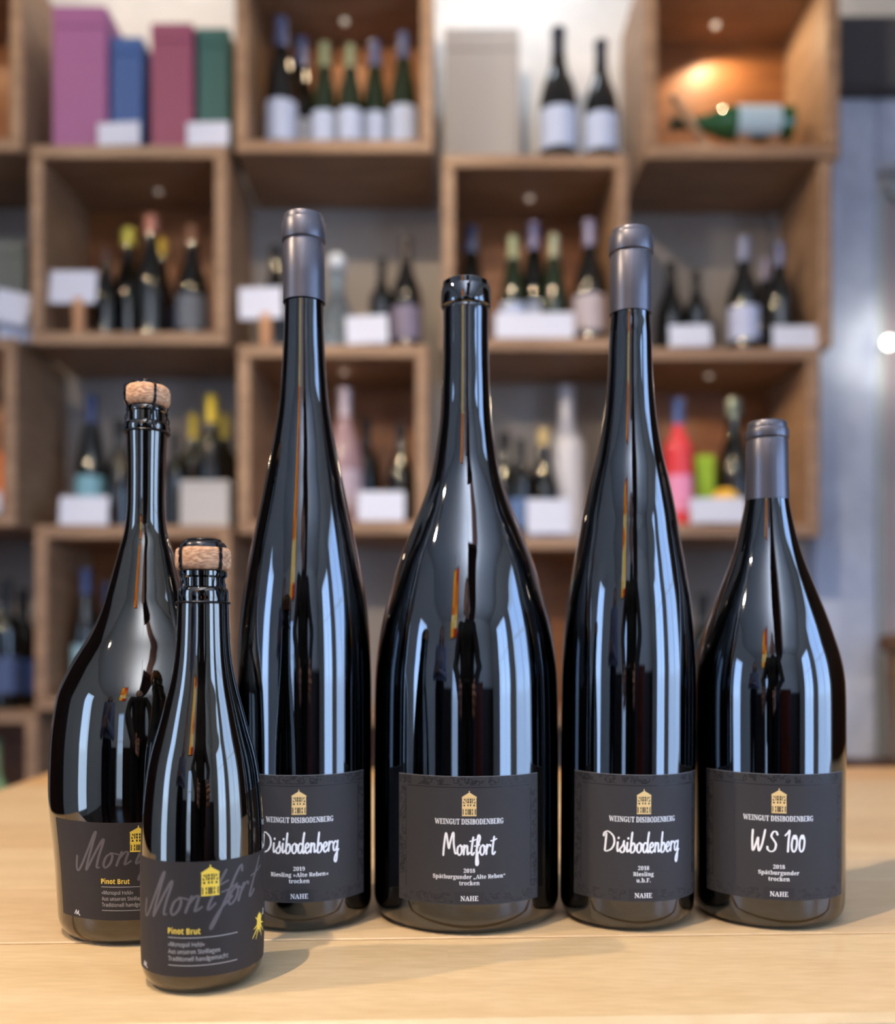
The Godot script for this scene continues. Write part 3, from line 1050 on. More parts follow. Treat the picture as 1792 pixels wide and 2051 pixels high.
var stood := []
func shelf_bottle(kind: String, x: float, top: float, d: float, floor_y: float, label: String, cap: Color, paper = null, glass: StandardMaterial3D = null, group := "bottles on the crate shelf") -> Node3D:
	var fat := 1.0
	var wide: float = {"burgundy": 0.137, "riesling": 0.117, "bordeaux": 0.121, "sparkling": 0.141}[kind]
	var best := -1.0
	while best < 0.0:                                    # the place nearest to the wanted depth that is still free
		for i in 18:
			var e := 2.385 + 0.01 * i
			var xx := (x - CX) / FPX * e
			var rr := wide * fat * (EYE_Y + (HY - top) / FPX * e - floor_y) + 0.001
			var free := true
			for q in stood:
				if absf(q[3] - floor_y) < 0.3 and Vector2(q[0] - xx, q[1] - e).length() < q[2] + rr:
					free = false
			if free and e + rr < 2.585 and (best < 0.0 or absf(e - d) < absf(best - d)):
				best = e
		if best < 0.0:
			fat -= 0.04
	d = best
	var base := px(x, HY, d)
	base.y = floor_y + 0.0002
	var h := EYE_Y + (HY - top) / FPX * d - floor_y
	stood.append([base.x, d, wide * fat * h + 0.001, floor_y])
	var b := thing("shelf_bottle", label, "wine bottle", base, group)
	var prof := shape(kind)
	if not cache.has(kind):
		var dense := [prof[0], prof[1], prof[2], prof[3]] if kind != "sparkling" else prof.slice(0, 8)
		dense += spline(prof.slice(dense.size()), 4)
		cache[kind] = lathe([Vector2(0, prof[0].y)] + dense + [Vector2(0, 0.01)], 40)
		var c := []
		var cut := 0.8 if kind != "sparkling" else 0.86
		for p in dense:
			if p.y > cut:
				c.append(p + Vector2(0.0015, 0.0))
		c.append(Vector2(radius_of(dense, cut) + 0.0015, cut))
		c.append(Vector2(radius_of(dense, cut) - 0.001, cut))
		cache[kind + "cap"] = lathe([Vector2(0, 1.002), Vector2(c[0].x, 1.002)] + c, 32)
		cache[kind + "label"] = label_patch(func(y): return radius_of(dense, y), 0.12, 0.40, 1.15, 0.002)
	var s := Vector3(h * fat, h, h * fat)
	part(b, "glass_body", cache[kind], glass if glass else M.shelf_glass).scale = s
	part(b, "capsule", cache[kind + "cap"], tinted(cap, 0.4, 0.3)).scale = s
	if paper != null:
		var lp := part(b, "paper_label", cache[kind + "label"], tinted(paper, 0.6, 0.0))
		lp.scale = s
		lp.rotation.y = atan2(-base.x, d)
	return b


func tinted(c: Color, rough: float, metal: float) -> StandardMaterial3D:
	var key := ["tint", c, rough, metal]
	if not cache.has(key):
		cache[key] = mat(c, rough, metal)
	return cache[key]


func price_card(x: float, y: float, w: float, h: float, d: float, label: String, floor_y: float, roll := 0.0, on_cork := false) -> void:
	var c := px(x, y, d)
	var ww := w / FPX * d
	var hh := h / FPX * d
	var o := thing("price_card", label, "price card", Vector3(c.x, floor_y + 0.0002, c.z), "price cards on the crate shelf")
	var lift := maxf(c.y - floor_y, hh / 2 + absf(sin(roll)) * ww / 2 + 0.003)
	part(o, "card", bx(Vector3(ww, hh, 0.0016), 0.0005), M.card, Vector3(0, lift, 0.0), Vector3(-0.12, 0, roll))
	if on_cork:
		part(o, "cork_stand", lathe([Vector2(0, 0), Vector2(0.0135, 0), Vector2(0.0145, 0.002), Vector2(0.0145, lift - hh / 2 + 0.012), Vector2(0.0135, lift - hh / 2 + 0.014), Vector2(0, lift - hh / 2 + 0.014)], 24), M.cork, Vector3(ww * 0.12, 0, -0.004))
	else:
		part(o, "card_foot", bx(Vector3(ww * 0.9, 0.0016, 0.03), 0.0004), M.card, Vector3(0, 0.001, -0.016))
		var back := maxf(lift, 0.01)
		part(o, "card_back", bx(Vector3(ww * 0.9, back, 0.0014), 0.0004), M.card, Vector3(0, back / 2.0, -0.018), Vector3(0.25, 0, 0))


func carton(x0: float, x1: float, top: float, d: float, depth: float, floor_y: float, label: String, c: Color, called := "gift_carton") -> void:
	var a := px(x0, top, d)
	var b := px(x1, top, d)
	var h := a.y - floor_y
	var o := thing(called, label, "carton", Vector3((a.x + b.x) / 2, floor_y + 0.0002, -d - depth / 2))
	var m := tinted(c, 0.6, 0.0)
	part(o, "carton_body", bx(Vector3(b.x - a.x, h * 0.86, depth), 0.002), m, Vector3(0, h * 0.43, 0))
	part(o, "carton_lid", bx(Vector3(b.x - a.x + 0.001, h * 0.137, depth + 0.001), 0.002), m, Vector3(0, h * 0.9315, 0))


func shelf_contents() -> void:
	var blue := c8(96, 108, 150)
	var greenish := c8(150, 160, 128)
	var navy := c8(44, 62, 104)
	var gold := c8(214, 180, 70)
	var copper := c8(190, 130, 110)
	var dark := c8(26, 27, 30)
	var paper := c8(176, 190, 220)
	# top row
	var f := sy(290)
	carton(105, 213, 12, 2.34, 0.17, f, "tall mauve carton, at the end of the four coloured cartons", c8(150, 88, 138))
	carton(222, 285, 74, 2.36, 0.15, f, "blue carton between the mauve and the wine red cartons", c8(44, 84, 146))
	carton(302, 386, 46, 2.34, 0.15, f, "wine red carton between the blue and the green cartons", c8(142, 70, 98))
	carton(393, 458, 56, 2.36, 0.15, f, "dark green carton beside the crate of six slim bottles", c8(44, 92, 88))
	price_card(238, 273, 84, 48, 2.315, "price card leaning before the blue carton", f, 0.06)
	price_card(416, 273, 84, 50, 2.315, "price card standing before the dark green carton", f, 0.03)
	f = sy(305) + T
	var six := "slim bottles in the top row crate"
	shelf_bottle("riesling", 563, 40, 2.42, f, "tallest slim bottle in the top row crate, with bluish capsule", blue, paper, null, six)
	shelf_bottle("riesling", 603, 80, 2.52, f, "slim bottle half behind the tallest one in the top row crate", blue, paper, null, six)
	shelf_bottle("riesling", 650, 90, 2.42, f, "slim green-glass bottle with grey-green capsule, third along the top crate", greenish, paper, M.shelf_green, six)
	shelf_bottle("riesling", 701, 94, 2.42, f, "shortest slim green-glass bottle in the top row crate, under its lamp", greenish, paper, M.shelf_green, six)
	shelf_bottle("riesling", 751, 87, 2.42, f, "slim bottle with bluish capsule, second from the end in the top row crate", blue, paper, M.shelf_green, six)
	shelf_bottle("riesling", 808, 70, 2.42, f, "slim bottle with bluish capsule at the far end of the top row crate", blue, paper, M.shelf_green, six)
	f = sy(308)
	carton(890, 1040, 56, 2.44, 0.10, f, "wide grey-beige carton beside two black bottles in the top row", c8(158, 152, 147), "flat_carton")
	shelf_bottle("burgundy", 1118, 60, 2.36, f, "taller of two black bottles before the white wall in the top row", c8(50, 54, 66), paper)
	shelf_bottle("burgundy", 1203, 85, 2.36, f, "lower of two black bottles before the white wall in the top row", c8(50, 54, 66), paper)
	lying_bottle(sy(316) + T)
	# second row
	f = sy(690) + T
	shelf_bottle("sparkling", 213, 500, 2.42, f, "short dark bottle with brown top beside the card on a cork, second row", c8(84, 56, 44))
	shelf_bottle("sparkling", 258, 460, 2.46, f, "dark bottle with yellow-green foil, second row", c8(200, 196, 90))
	shelf_bottle("sparkling", 303, 435, 2.42, f, "tallest dark bottle in its crate with a copper-pink top, second row", copper)
	shelf_bottle("sparkling", 325, 482, 2.50, f, "dark bottle with gold foil and a blue label, second row", gold, c8(76, 122, 196))
	shelf_bottle("sparkling", 385, 455, 2.42, f, "dark bottle with dull copper top beside the crate's upright, second row", c8(130, 92, 70), c8(96, 104, 116))
	price_card(146, 575, 94, 68, 2.33, "white card on a cork stand in the crate of cork-topped bottles", f, 0.0, true)
	f = sy(690)
	shelf_bottle("sparkling", 552, 495, 2.44, f, "dark bottle half hidden behind the tall slim bottle's capsule", dark)
	price_card(522, 607, 86, 66, 2.325, "white card on a cork stand beside the tall slim bottle's capsule", f, 0.04, true)
	carafe(f)
	shelf_bottle("bordeaux", 764, 520, 2.44, f, "narrow black bottle between the clear carafe and a bigger black bottle", dark)
	shelf_bottle("burgundy", 813, 480, 2.40, f, "black bottle with violet-grey label beside the upright of the middle crate", c8(60, 52, 50), c8(120, 112, 134))
	price_card(735, 660, 84, 58, 2.32, "price card standing before the narrow black bottle, second row", f, 0.05)
	f = sy(702) + T
	var five := "slim bottles in the second row crate"
	shelf_bottle("riesling", 943, 455, 2.50, f, "slim bottle with navy capsule above the widest bottle's lip", navy, null, null, five)
	shelf_bottle("riesling", 1027, 475, 2.42, f, "slim green bottle with grey-green capsule behind the long white card", greenish, paper, M.shelf_green, five)
	shelf_bottle("riesling", 1069, 450, 2.46, f, "slim bottle with violet-blue capsule between two green-capped ones", c8(110, 112, 150), paper, null, five)
	shelf_bottle("riesling", 1109, 472, 2.42, f, "slim dark green bottle with pale green capsule at the long card's end", c8(160, 164, 140), null, M.shelf_green, five)
	shelf_bottle("burgundy", 1181, 445, 2.40, f, "black bottle with lavender capsule and pale label beside the tall slim bottle", c8(124, 124, 158), c8(176, 168, 176))
	price_card(1070, 655, 158, 54, 2.32, "long white card across the front of the second row crate", f)
	f = sy(695)
	shelf_bottle("burgundy", 1343, 528, 2.46, f, "black bottle in the shade beside the slim bottle's capsule, second row", dark)
	shelf_bottle("bordeaux", 1394, 545, 2.46, f, "lower black bottle before the beige wall, behind a price card", dark)
	shelf_bottle("burgundy", 1489, 478, 2.36, f, "stout black bottle with pale label and bluish capsule, second row near the pillar", c8(124, 132, 160), c8(176, 186, 216))
	shelf_bottle("riesling", 1533, 520, 2.50, f, "narrow lavender-capped bottle squeezed between two stout bottles", c8(140, 136, 160))
	shelf_bottle("burgundy", 1561, 490, 2.38, f, "stout black bottle with bluish capsule near the side board, second row", c8(96, 102, 134))
	price_card(1382, 672, 84, 44, 2.32, "price card before the lower black bottle, second row", f, 0.03)
	price_card(1594, 675, 94, 46, 2.32, "price card before the stout bottle at the side board", f)
	f = sy(675)
	price_card(22, 615, 74, 66, 2.33, "lilac-white card leaning at the picture's edge in the second row", f, -0.22)
	carton(-60, 50, 480, 2.45, 0.1, f, "grey carton cut off by the picture's edge in the second row", c8(104, 112, 112), "flat_carton")
	# third row
	f = sy(1055) + T
	carton(-70, 20, 905, 2.36, 0.1, f, "orange and red carton cut off by the picture's edge in the third row", c8(222, 120, 50))
	price_card(-28, 1015, 60, 44, 2.32, "small card before the orange carton at the picture's edge", f)
	f = sy(1052)
	shelf_bottle("riesling", 183, 795, 2.44, f, "slim bottle with navy capsule and teal label, third row", navy, c8(120, 170, 186))
	shelf_bottle("sparkling", 240, 842, 2.44, f, "dark bottle half behind the big bottle's cork, third row", dark)
	shelf_bottle("bordeaux", 350, 868, 2.42, f, "dark bottle without coloured top beside the yellow-topped ones", dark)
	shelf_bottle("bordeaux", 388, 832, 2.46, f, "dark bottle with dull yellow capsule, third row", c8(190, 168, 60))
	shelf_bottle("bordeaux", 424, 795, 2.50, f, "tallest dark bottle with yellow capsule, third row", c8(206, 184, 60))
	shelf_bottle("bordeaux", 450, 832, 2.54, f, "dark bottle with olive-yellow capsule half behind the tallest one, third row", c8(160, 146, 60))
	carton(360, 458, 962, 2.33, 0.05, f, "small white carton before the yellow-topped bottles", c8(176, 174, 174), "white_carton")
	price_card(168, 1026, 98, 58, 2.32, "price card beside the big bulbous bottle's neck, third row", f)
	f = sy(1070) + T
	var pink := mat(c8(150, 122, 126), 0.08)
	shelf_bottle("burgundy", 690, 780, 2.42, f, "pale pinkish-grey bottle beside the tall slim bottle's shoulder, third row", c8(190, 176, 184), c8(176, 160, 172), pink)
	shelf_bottle("bordeaux", 733, 842, 2.48, f, "dark narrow bottle behind the pinkish bottle, third row", dark)
	shelf_bottle("sparkling", 802, 850, 2.42, f, "dark bottle beside the crate's upright, third row middle", dark)
	price_card(763, 1016, 94, 60, 2.32, "price card before the dark bottle in the middle crate, third row", f)
	f = sy(1075)
	shelf_bottle("sparkling", 1010, 868, 2.46, f, "dark bottle beside the widest bottle's shoulder, third row", dark, c8(70, 96, 140))
	shelf_bottle("bordeaux", 1042, 880, 2.40, f, "dark bottle with bluish label, third row", dark, c8(86, 116, 166))
	shelf_bottle("sparkling", 1088, 862, 2.44, f, "dark bottle with cream-yellow foil, third row", c8(206, 184, 128))
	var frost := mat(c8(206, 206, 212), 0.35)
	shelf_bottle("bordeaux", 1134, 775, 2.42, f, "tall frosted white bottle beside the tall slim bottle's shoulder", c8(210, 210, 216), null, frost)
	price_card(1098, 1034, 86, 70, 2.33, "large price card before the frosted white bottle", f)
	f = sy(1075) + T
	var rose := mat(c8(226, 70, 76), 0.08)
	shelf_bottle("bordeaux", 1357, 800, 2.40, f, "red rosy bottle with blue capsule and pink label, third row", c8(70, 90, 140), c8(236, 150, 190), rose)
	carton(1394, 1430, 912, 2.46, 0.06, f, "lime green carton beside the rosy bottle", c8(164, 206, 48))
	shelf_bottle("sparkling", 1470, 800, 2.46, f, "dark bottle with grey foil behind the lemons, third row", c8(104, 116, 110))
	lemons(f)
	price_card(1438, 1022, 112, 50, 2.32, "long price card before the lemons", f)
	# fourth row and floor level
	f = sy(1424)
	shelf_bottle("bordeaux", 12, 1160, 2.38, f, "dark bottle with blue label at the picture's edge, fourth row", dark, c8(66, 82, 120))
	shelf_bottle("bordeaux", 46, 1180, 2.46, f, "dark bottle with deep blue label beside the fourth row crate", dark, c8(60, 92, 156))
	f = sy(1424) + T
	shelf_bottle("riesling", 172, 1140, 2.40, f, "slim bottle with blue capsule and teal label, fourth row", navy, c8(130, 164, 180))
	shelf_bottle("bordeaux", 212, 1168, 2.48, f, "dark bottle behind the blue-capped slim one, fourth row", c8(46, 60, 90))
	f = sy(1440)
	shelf_bottle("bordeaux", 1408, 1190, 2.44, f, "dark bottle in the gap between the slim and the sloping-shouldered bottles, fourth row", dark)
	f = sy(1822) + T
	shelf_bottle("bordeaux", -12, 1480, 2.40, f, "pale green bottle at floor level beside the table's corner", c8(170, 196, 150), c8(170, 178, 210), mat(c8(150, 184, 140), 0.1))


func lying_bottle(f: float) -> void:
	var z := -2.43
	var y := px(0, 248, 2.43).y
	var xr := px(1584, 0, 2.43).x
	var b := thing("lying_bottle", "green bottle lying on a wooden cradle in the brightly lit crate", "wine bottle", Vector3(xr, y, z))
	b.rotation = Vector3(0, 0, PI / 2)
	var h := 0.31
	var prof := shape("burgundy")
	part(b, "glass_body", cache["burgundy"], mat(c8(40, 84, 52), 0.06)).scale = Vector3(h, h, h)
	part(b, "capsule", cache["burgundycap"], tinted(c8(40, 62, 44), 0.4, 0.3)).scale = Vector3(h, h, h)
	var lp := part(b, "paper_label", cache["burgundylabel"], tinted(c8(170, 196, 214), 0.6, 0.0))
	lp.scale = Vector3(h, h * 1.25, h)
	lp.position.y = -0.01
	var r: float = prof[9].x * h
	var o := thing("bottle_cradle", "wooden cradle with a slanting lever under the lying green bottle", "bottle cradle", Vector3(xr - 0.12, f + 0.0002, z))
	var gap := y - f - r
	part(o, "saddle", bx(Vector3(0.03, gap - 0.001, 0.07), 0.003), M.oak_dark, Vector3(0.07, gap / 2 - 0.0005, 0))
	part(o, "saddle", bx(Vector3(0.03, gap - 0.001, 0.07), 0.003), M.oak_dark, Vector3(-0.01, gap / 2 - 0.0005, 0))
	part(o, "base_board", bx(Vector3(0.22, 0.012, 0.06), 0.002), M.oak_dark, Vector3(0, 0.006, 0))
	var st := new_st()
	tube_into(st, [Vector3(-0.195, gap + 0.085, 0.045), Vector3(-0.09, 0.0135, 0.045)], 0.010, 10)
	part(o, "lever", done(st), M.oak)


func carafe(f: float) -> void:
	var at := px(674, HY, 2.42)
	at.y = f + 0.0002
	var o := thing("glass_carafe", "clear glass carafe with a pale stopper between dark bottles in the second row", "carafe", at)
	var g := mat(Color(0.86, 0.92, 0.96, 0.1), 0.03)
	g.refraction_enabled = true
	g.refraction_scale = 0.05
	var h := 0.225
	var outer := spline([Vector2(0.022, h), Vector2(0.02, h * 0.86), Vector2(0.022, h * 0.72), Vector2(0.04, h * 0.5), Vector2(0.052, h * 0.26), Vector2(0.048, 0.02), Vector2(0.04, 0.0)], 6)
	var inner := []
	for i in range(outer.size() - 1, -1, -1):
		inner.append(Vector2(maxf(outer[i].x - 0.003, 0.002), maxf(outer[i].y, 0.006)))
	part(o, "glass_body", lathe(inner.slice(1, inner.size()) + [] , 48), g)
	part(o, "glass_wall", lathe(outer + [Vector2(0, 0)], 48), g)
	var ball := []
	for i in 13:
		ball.append(Vector2(0.024 * sin(PI * i / 12.0), h + 0.022 - 0.024 * cos(PI * i / 12.0)))
	part(o, "stopper", lathe(ball, 32), mat(c8(220, 228, 236), 0.08))


func lemons(f: float) -> void:
	var c := px(1452, HY, 2.39)
	c.y = f
	var o := thing("fruit_dish", "low pale dish holding lemons in the third row", "dish", Vector3(c.x, f + 0.0002, c.z))
	part(o, "dish_body", lathe([Vector2(0, 0.003), Vector2(0.035, 0.003), Vector2(0.062, 0.022), Vector2(0.065, 0.022), Vector2(0.038, 0), Vector2(0, 0)], 40), mat(c8(232, 214, 180), 0.3))
	var prof := [Vector2(0, 0.036), Vector2(0.005, 0.034), Vector2(0.012, 0.029), Vector2(0.022, 0.018), Vector2(0.026, 0.0), Vector2(0.022, -0.018), Vector2(0.012, -0.029), Vector2(0.005, -0.033), Vector2(0, -0.034)]
	var m := lathe(spline(prof, 3), 28)
	var names := ["lemon at the rosy bottle's side of the dish", "lemon at the sloping-shouldered bottle's side of the dish", "lemon lying on top of the two others"]
	var spots := [[-0.027, 0.034, 0.0, 0.3], [0.027, 0.034, 0.0, -0.5], [0.0, 0.074, 0.0, 1.2]]
	for i in 3:
		var l := part(self, "lemon", m, tinted(c8(236, 184, 52), 0.45, 0.0), o.position + Vector3(spots[i][0], spots[i][1], spots[i][2]), Vector3(PI / 2, spots[i][3], 0))
		tag(l, "yellow " + names[i], "lemon", "lemons in the dish")


# ---------------------------------------------------------------- beside the shelf
func doorway_things() -> void:
	# round lamp glowing at the door
	var at := px(1780, 686, 2.5)
	var o := thing("wall_lamp", "small round glowing lamp by the door beside the plaster pillar", "lamp", at)
	part(o, "lamp_bulb", ball(0.016), lit(c8(255, 250, 240), 8.0))
	part(o, "lamp_bracket", boxes([[Vector3(0, 0, -0.055), Vector3(0.012, 0.012, 0.09)], [Vector3(0, 0, -0.098), Vector3(0.06, 0.06, 0.008)]], 0.003), M.trim_grey)
	var l := OmniLight3D.new()
	l.name = "lamp_glow"
	l.light_energy = 0.03
	l.light_color = c8(255, 244, 226)
	l.light_size = 0.016
	l.omni_range = 5.0
	l.omni_attenuation = 2.0
	l.shadow_enabled = true
	o.add_child(l)
	# wicker basket on a chest
	var c := px(1830, HY, 2.42)
	var s := thing("wooden_chest", "brown wooden chest by the door under the wicker basket", "chest", Vector3(c.x + 0.1, 0, -2.36))
	part(s, "chest_body", bx(Vector3(0.50, 0.60, 0.36), 0.006), M.beam, Vector3(0, 0.30, 0))
	part(s, "chest_lid", bx(Vector3(0.54, 0.03, 0.40), 0.006), M.beam, Vector3(0, 0.6155, 0))
	var b := thing("wicker_basket", "round brown wicker basket with banded rim standing on the chest", "basket", Vector3(c.x + 0.1, 0.6308, -2.36))
	var prof := []
	for i in 61:
		var t := i / 60.0
		prof.append(Vector2(lerpf(0.15, 0.185, t) + 0.004 * sin(t * 60.0), t * 0.30))
	part(b, "basket_body", lathe([Vector2(0, 0)] + prof + [Vector2(0.17, 0.30), Vector2(0.14, 0.02), Vector2(0, 0.02)], 48), mat(c8(138, 108, 84), 0.8))
	var st := new_st()
	for k in 3:
		var ring := []
		for i in 48:
			ring.append(Vector3(sin(TAU * i / 48.0) * 0.19, 0.295 + 0.012 * k, cos(TAU * i / 48.0) * 0.19))
		tube_into(st, ring, 0.009, 6, true)
	part(b, "basket_rim", done(st), mat(c8(112, 82, 62), 0.8))


func ball(r: float, n := 16) -> ArrayMesh:
	var p := []
	for i in n + 1:
		p.append(Vector2(r * sin(PI * i / n), -r * cos(PI * i / n)))
	return lathe(p, n * 2)


# ---------------------------------------------------------------- the rest of the room, seen in the glass
func spot_lamp(label: String, at: Vector3, aim: Vector3, energy: float, angle: float, size: float) -> void:
	var o := thing("ceiling_spotlight", label, "lamp", at, "ceiling spotlights")
	part(o, "lamp_shade", lathe([Vector2(0.0, 0.16), Vector2(0.03, 0.16), Vector2(0.04, 0.14), Vector2(0.045, 0.0), Vector2(0.042, 0.0), Vector2(0.036, 0.13), Vector2(0, 0.135)], 32), M.black)
	part(o, "lamp_stem", lathe([Vector2(0, 0.16), Vector2(0.008, 0.16), Vector2(0.008, 2.9 - at.y), Vector2(0, 2.9 - at.y)], 12), M.black)
	part(o, "lamp_bulb", ball(size, 10), lit(c8(255, 236, 208), 40.0), Vector3(0, 0.02, 0))
	var l := SpotLight3D.new()
	l.name = "spot_light"
	l.light_energy = energy
	l.light_color = c8(255, 228, 192)
	l.spot_angle = angle
	l.spot_angle_attenuation = 0.6
	l.spot_range = 8.0
	l.spot_attenuation = 2.0
	l.light_size = size
	l.shadow_enabled = true
	o.add_child(l)
	l.position = Vector3(0, -0.012, 0)
	l.look_at_from_position(o.position + l.position, aim, Vector3(0, 0, -1))


func washer(label: String, at: Vector3, c: Color, energy: float) -> void:
	var o := thing("ceiling_wall_washer_lamp", label, "lamp", at, "wall lamps above the shelf")
	part(o, "lamp_housing", boxes([[Vector3(0, 0.03, 0), Vector3(0.42, 0.05, 0.05)], [Vector3(0.1, 0.067, 0), Vector3(0.02, 0.026, 0.02)], [Vector3(-0.1, 0.067, 0), Vector3(0.02, 0.026, 0.02)]], 0.004), M.white_paint)
	part(o, "light_panel", bx(Vector3(0.40, 0.006, 0.035), 0.001), lit(c, 2.0), Vector3(0, 0.003, 0))
	var l := AreaLight3D.new()
	l.name = "washer_light"
	l.area_size = Vector2(0.40, 0.035)
	l.area_normalize_energy = true
	l.light_energy = energy
	l.light_color = c
	l.area_range = 6.0
	l.shadow_enabled = true
	o.add_child(l)
	l.position = Vector3(0, -0.004, 0)
	l.rotation = Vector3(-PI / 2 + 0.35, 0, 0)


func room_things() -> void:
	spot_lamp("black ceiling spotlight above the camera end of the table", Vector3(-0.42, 2.42, -0.12), Vector3(-0.05, 0.75, -0.7), 2.4, 60, 0.012)
	spot_lamp("black ceiling spotlight far along the side of the glazed door", Vector3(-1.5, 2.42, -0.2), Vector3(0.0, 0.75, -0.75), 2.6, 60, 0.012)
	spot_lamp("black ceiling spotlight before the shelf on the side of the coloured cartons", Vector3(-1.15, 2.62, -1.30), Vector3(-0.4, 1.85, -2.45), 0.85, 62, 0.014)
	spot_lamp("black ceiling spotlight before the middle of the shelf", Vector3(-0.10, 2.62, -1.30), Vector3(0.65, 1.85, -2.45), 1.05, 62, 0.014)
	washer("slim wall lamp above the coloured cartons", Vector3(-0.75, 2.82, -2.36), c8(255, 244, 228), 0.16)
	washer("slim wall lamp above the two black bottles and the grey-beige carton", Vector3(0.19, 2.82, -2.36), c8(224, 238, 255), 0.24)
	# hanging timber trough that throws its light up to the ceiling
	var u := thing("hanging_uplight_lamp", "long timber trough lamp hanging behind the camera, lighting the ceiling", "lamp", Vector3(0.25, 2.05, 1.25))
	part(u, "trough", boxes([[Vector3(0, 0.008, 0), Vector3(0.34, 0.016, 1.7)], [Vector3(-0.165, 0.06, 0), Vector3(0.016, 0.12, 1.7)], [Vector3(0.165, 0.06, 0), Vector3(0.016, 0.12, 1.7)], [Vector3(0, 0.06, -0.845), Vector3(0.34, 0.12, 0.016)], [Vector3(0, 0.06, 0.845), Vector3(0.34, 0.12, 0.016)]], 0.003), M.beam)
	part(u, "light_panel", bx(Vector3(0.28, 0.01, 1.6), 0.002), lit(c8(232, 240, 255), 3.0), Vector3(0, 0.10, 0))
	for z in [-0.6, 0.6]:
		part(u, "hanging_rod", lathe([Vector2(0, 0.12), Vector2(0.006, 0.12), Vector2(0.006, 0.85), Vector2(0, 0.85)], 12), M.black, Vector3(0.16, 0, z))
		part(u, "hanging_rod", lathe([Vector2(0, 0.12), Vector2(0.006, 0.12), Vector2(0.006, 0.85), Vector2(0, 0.85)], 12), M.black, Vector3(-0.16, 0, z))
	var up := AreaLight3D.new()
	up.name = "uplight"
	up.area_size = Vector2(0.28, 1.6)
	up.area_normalize_energy = true
	up.light_energy = 9.5
	up.light_color = c8(228, 237, 255)
	up.area_range = 10.0
	up.shadow_enabled = true
	u.add_child(up)
	up.position = Vector3(0, 0.108, 0)
	up.rotation = Vector3(PI / 2, 0, 0)
	# timber beam with two hanging posts
	struct("ceiling_beam_2", bx(Vector3(0.22, 0.22, 4.6), 0.01), M.beam, Vector3(0.5, 2.79, 0.9))
	# red-brown cabinet with bottles against the rear wall
	var c := thing("cabinet", "red-brown cabinet against the rear wall", "cabinet", Vector3(0.75, 0, 2.98))
	part(c, "cabinet_body", bx(Vector3(0.9, 1.05, 0.4), 0.006), M.cabinet, Vector3(0, 0.525, 0))
	part(c, "cabinet_top", bx(Vector3(0.96, 0.03, 0.42), 0.006), M.cabinet, Vector3(0, 1.066, 0))
	for s in [-1, 1]:
		var dd := part(c, "cabinet_door", bx(Vector3(0.42, 0.92, 0.02), 0.004), M.cabinet, Vector3(s * 0.22, 0.52, -0.211))
		part(dd, "knob", ball(0.014, 8), M.plate, Vector3(-s * 0.17, 0.05, -0.02))
	# tall dark cupboards along both side walls
	for e in [[-2.30, -1.45, 1.5, "tall dark cupboard along the wall with the glazed door"], [2.10, -1.45, 1.7, "tall dark cupboard along the wall with the french windows"]]:
		var q := thing("cupboard", e[3], "cupboard", Vector3(e[0], 0, e[1]))
		part(q, "cupboard_body", bx(Vector3(0.55, 2.35, e[2]), 0.006), M.panelling, Vector3(0, 1.175, 0))
		for n in 3:
			var w: float = e[2] / 3.0
			var dd := part(q, "cupboard_door", bx(Vector3(0.02, 2.2, w - 0.02), 0.004), M.panelling, Vector3(-signf(e[0]) * 0.286, 1.18, (n - 1) * w))
			part(dd, "knob", ball(0.014, 8), M.plate, Vector3(-signf(e[0]) * 0.02, -0.1, w * 0.4))
	# stained glass panel lit from behind
	var g := thing("stained_glass_window", "tall narrow amber and red stained glass panel hanging from the ceiling behind the camera", "stained glass", Vector3(-0.62, 1.62, 1.38))
	var k := 0
	var cols := [c8(255, 176, 50), c8(236, 120, 34), c8(255, 206, 100), c8(206, 60, 30), c8(255, 160, 40), c8(250, 222, 150)]
	for r in 6:
		for q in 2:
			part(g, "window_pane", bx(Vector3(0.155, 0.145, 0.012), 0.001), lit(cols[(r * 2 + q * 3 + r / 2) % 6], 2.6), Vector3(-0.08 + 0.16 * q, 0.08 + r * 0.15, -0.006))
	for e in [-0.16, 0.16]:
		part(g, "hanging_rod", lathe([Vector2(0, 0.9), Vector2(0.005, 0.9), Vector2(0.005, 1.28), Vector2(0, 1.28)], 10), M.black, Vector3(e, 0, -0.006))
	part(g, "window_lead", boxes([[Vector3(0, 0.455, -0.004), Vector3(0.006, 0.92, 0.014)], [Vector3(-0.165, 0.455, -0.006), Vector3(0.016, 0.94, 0.02)], [Vector3(0.165, 0.455, -0.006), Vector3(0.016, 0.94, 0.02)], [Vector3(0, -0.005, -0.006), Vector3(0.34, 0.016, 0.02)], [Vector3(0, 0.915, -0.006), Vector3(0.34, 0.016, 0.02)]], 0.001), M.black)


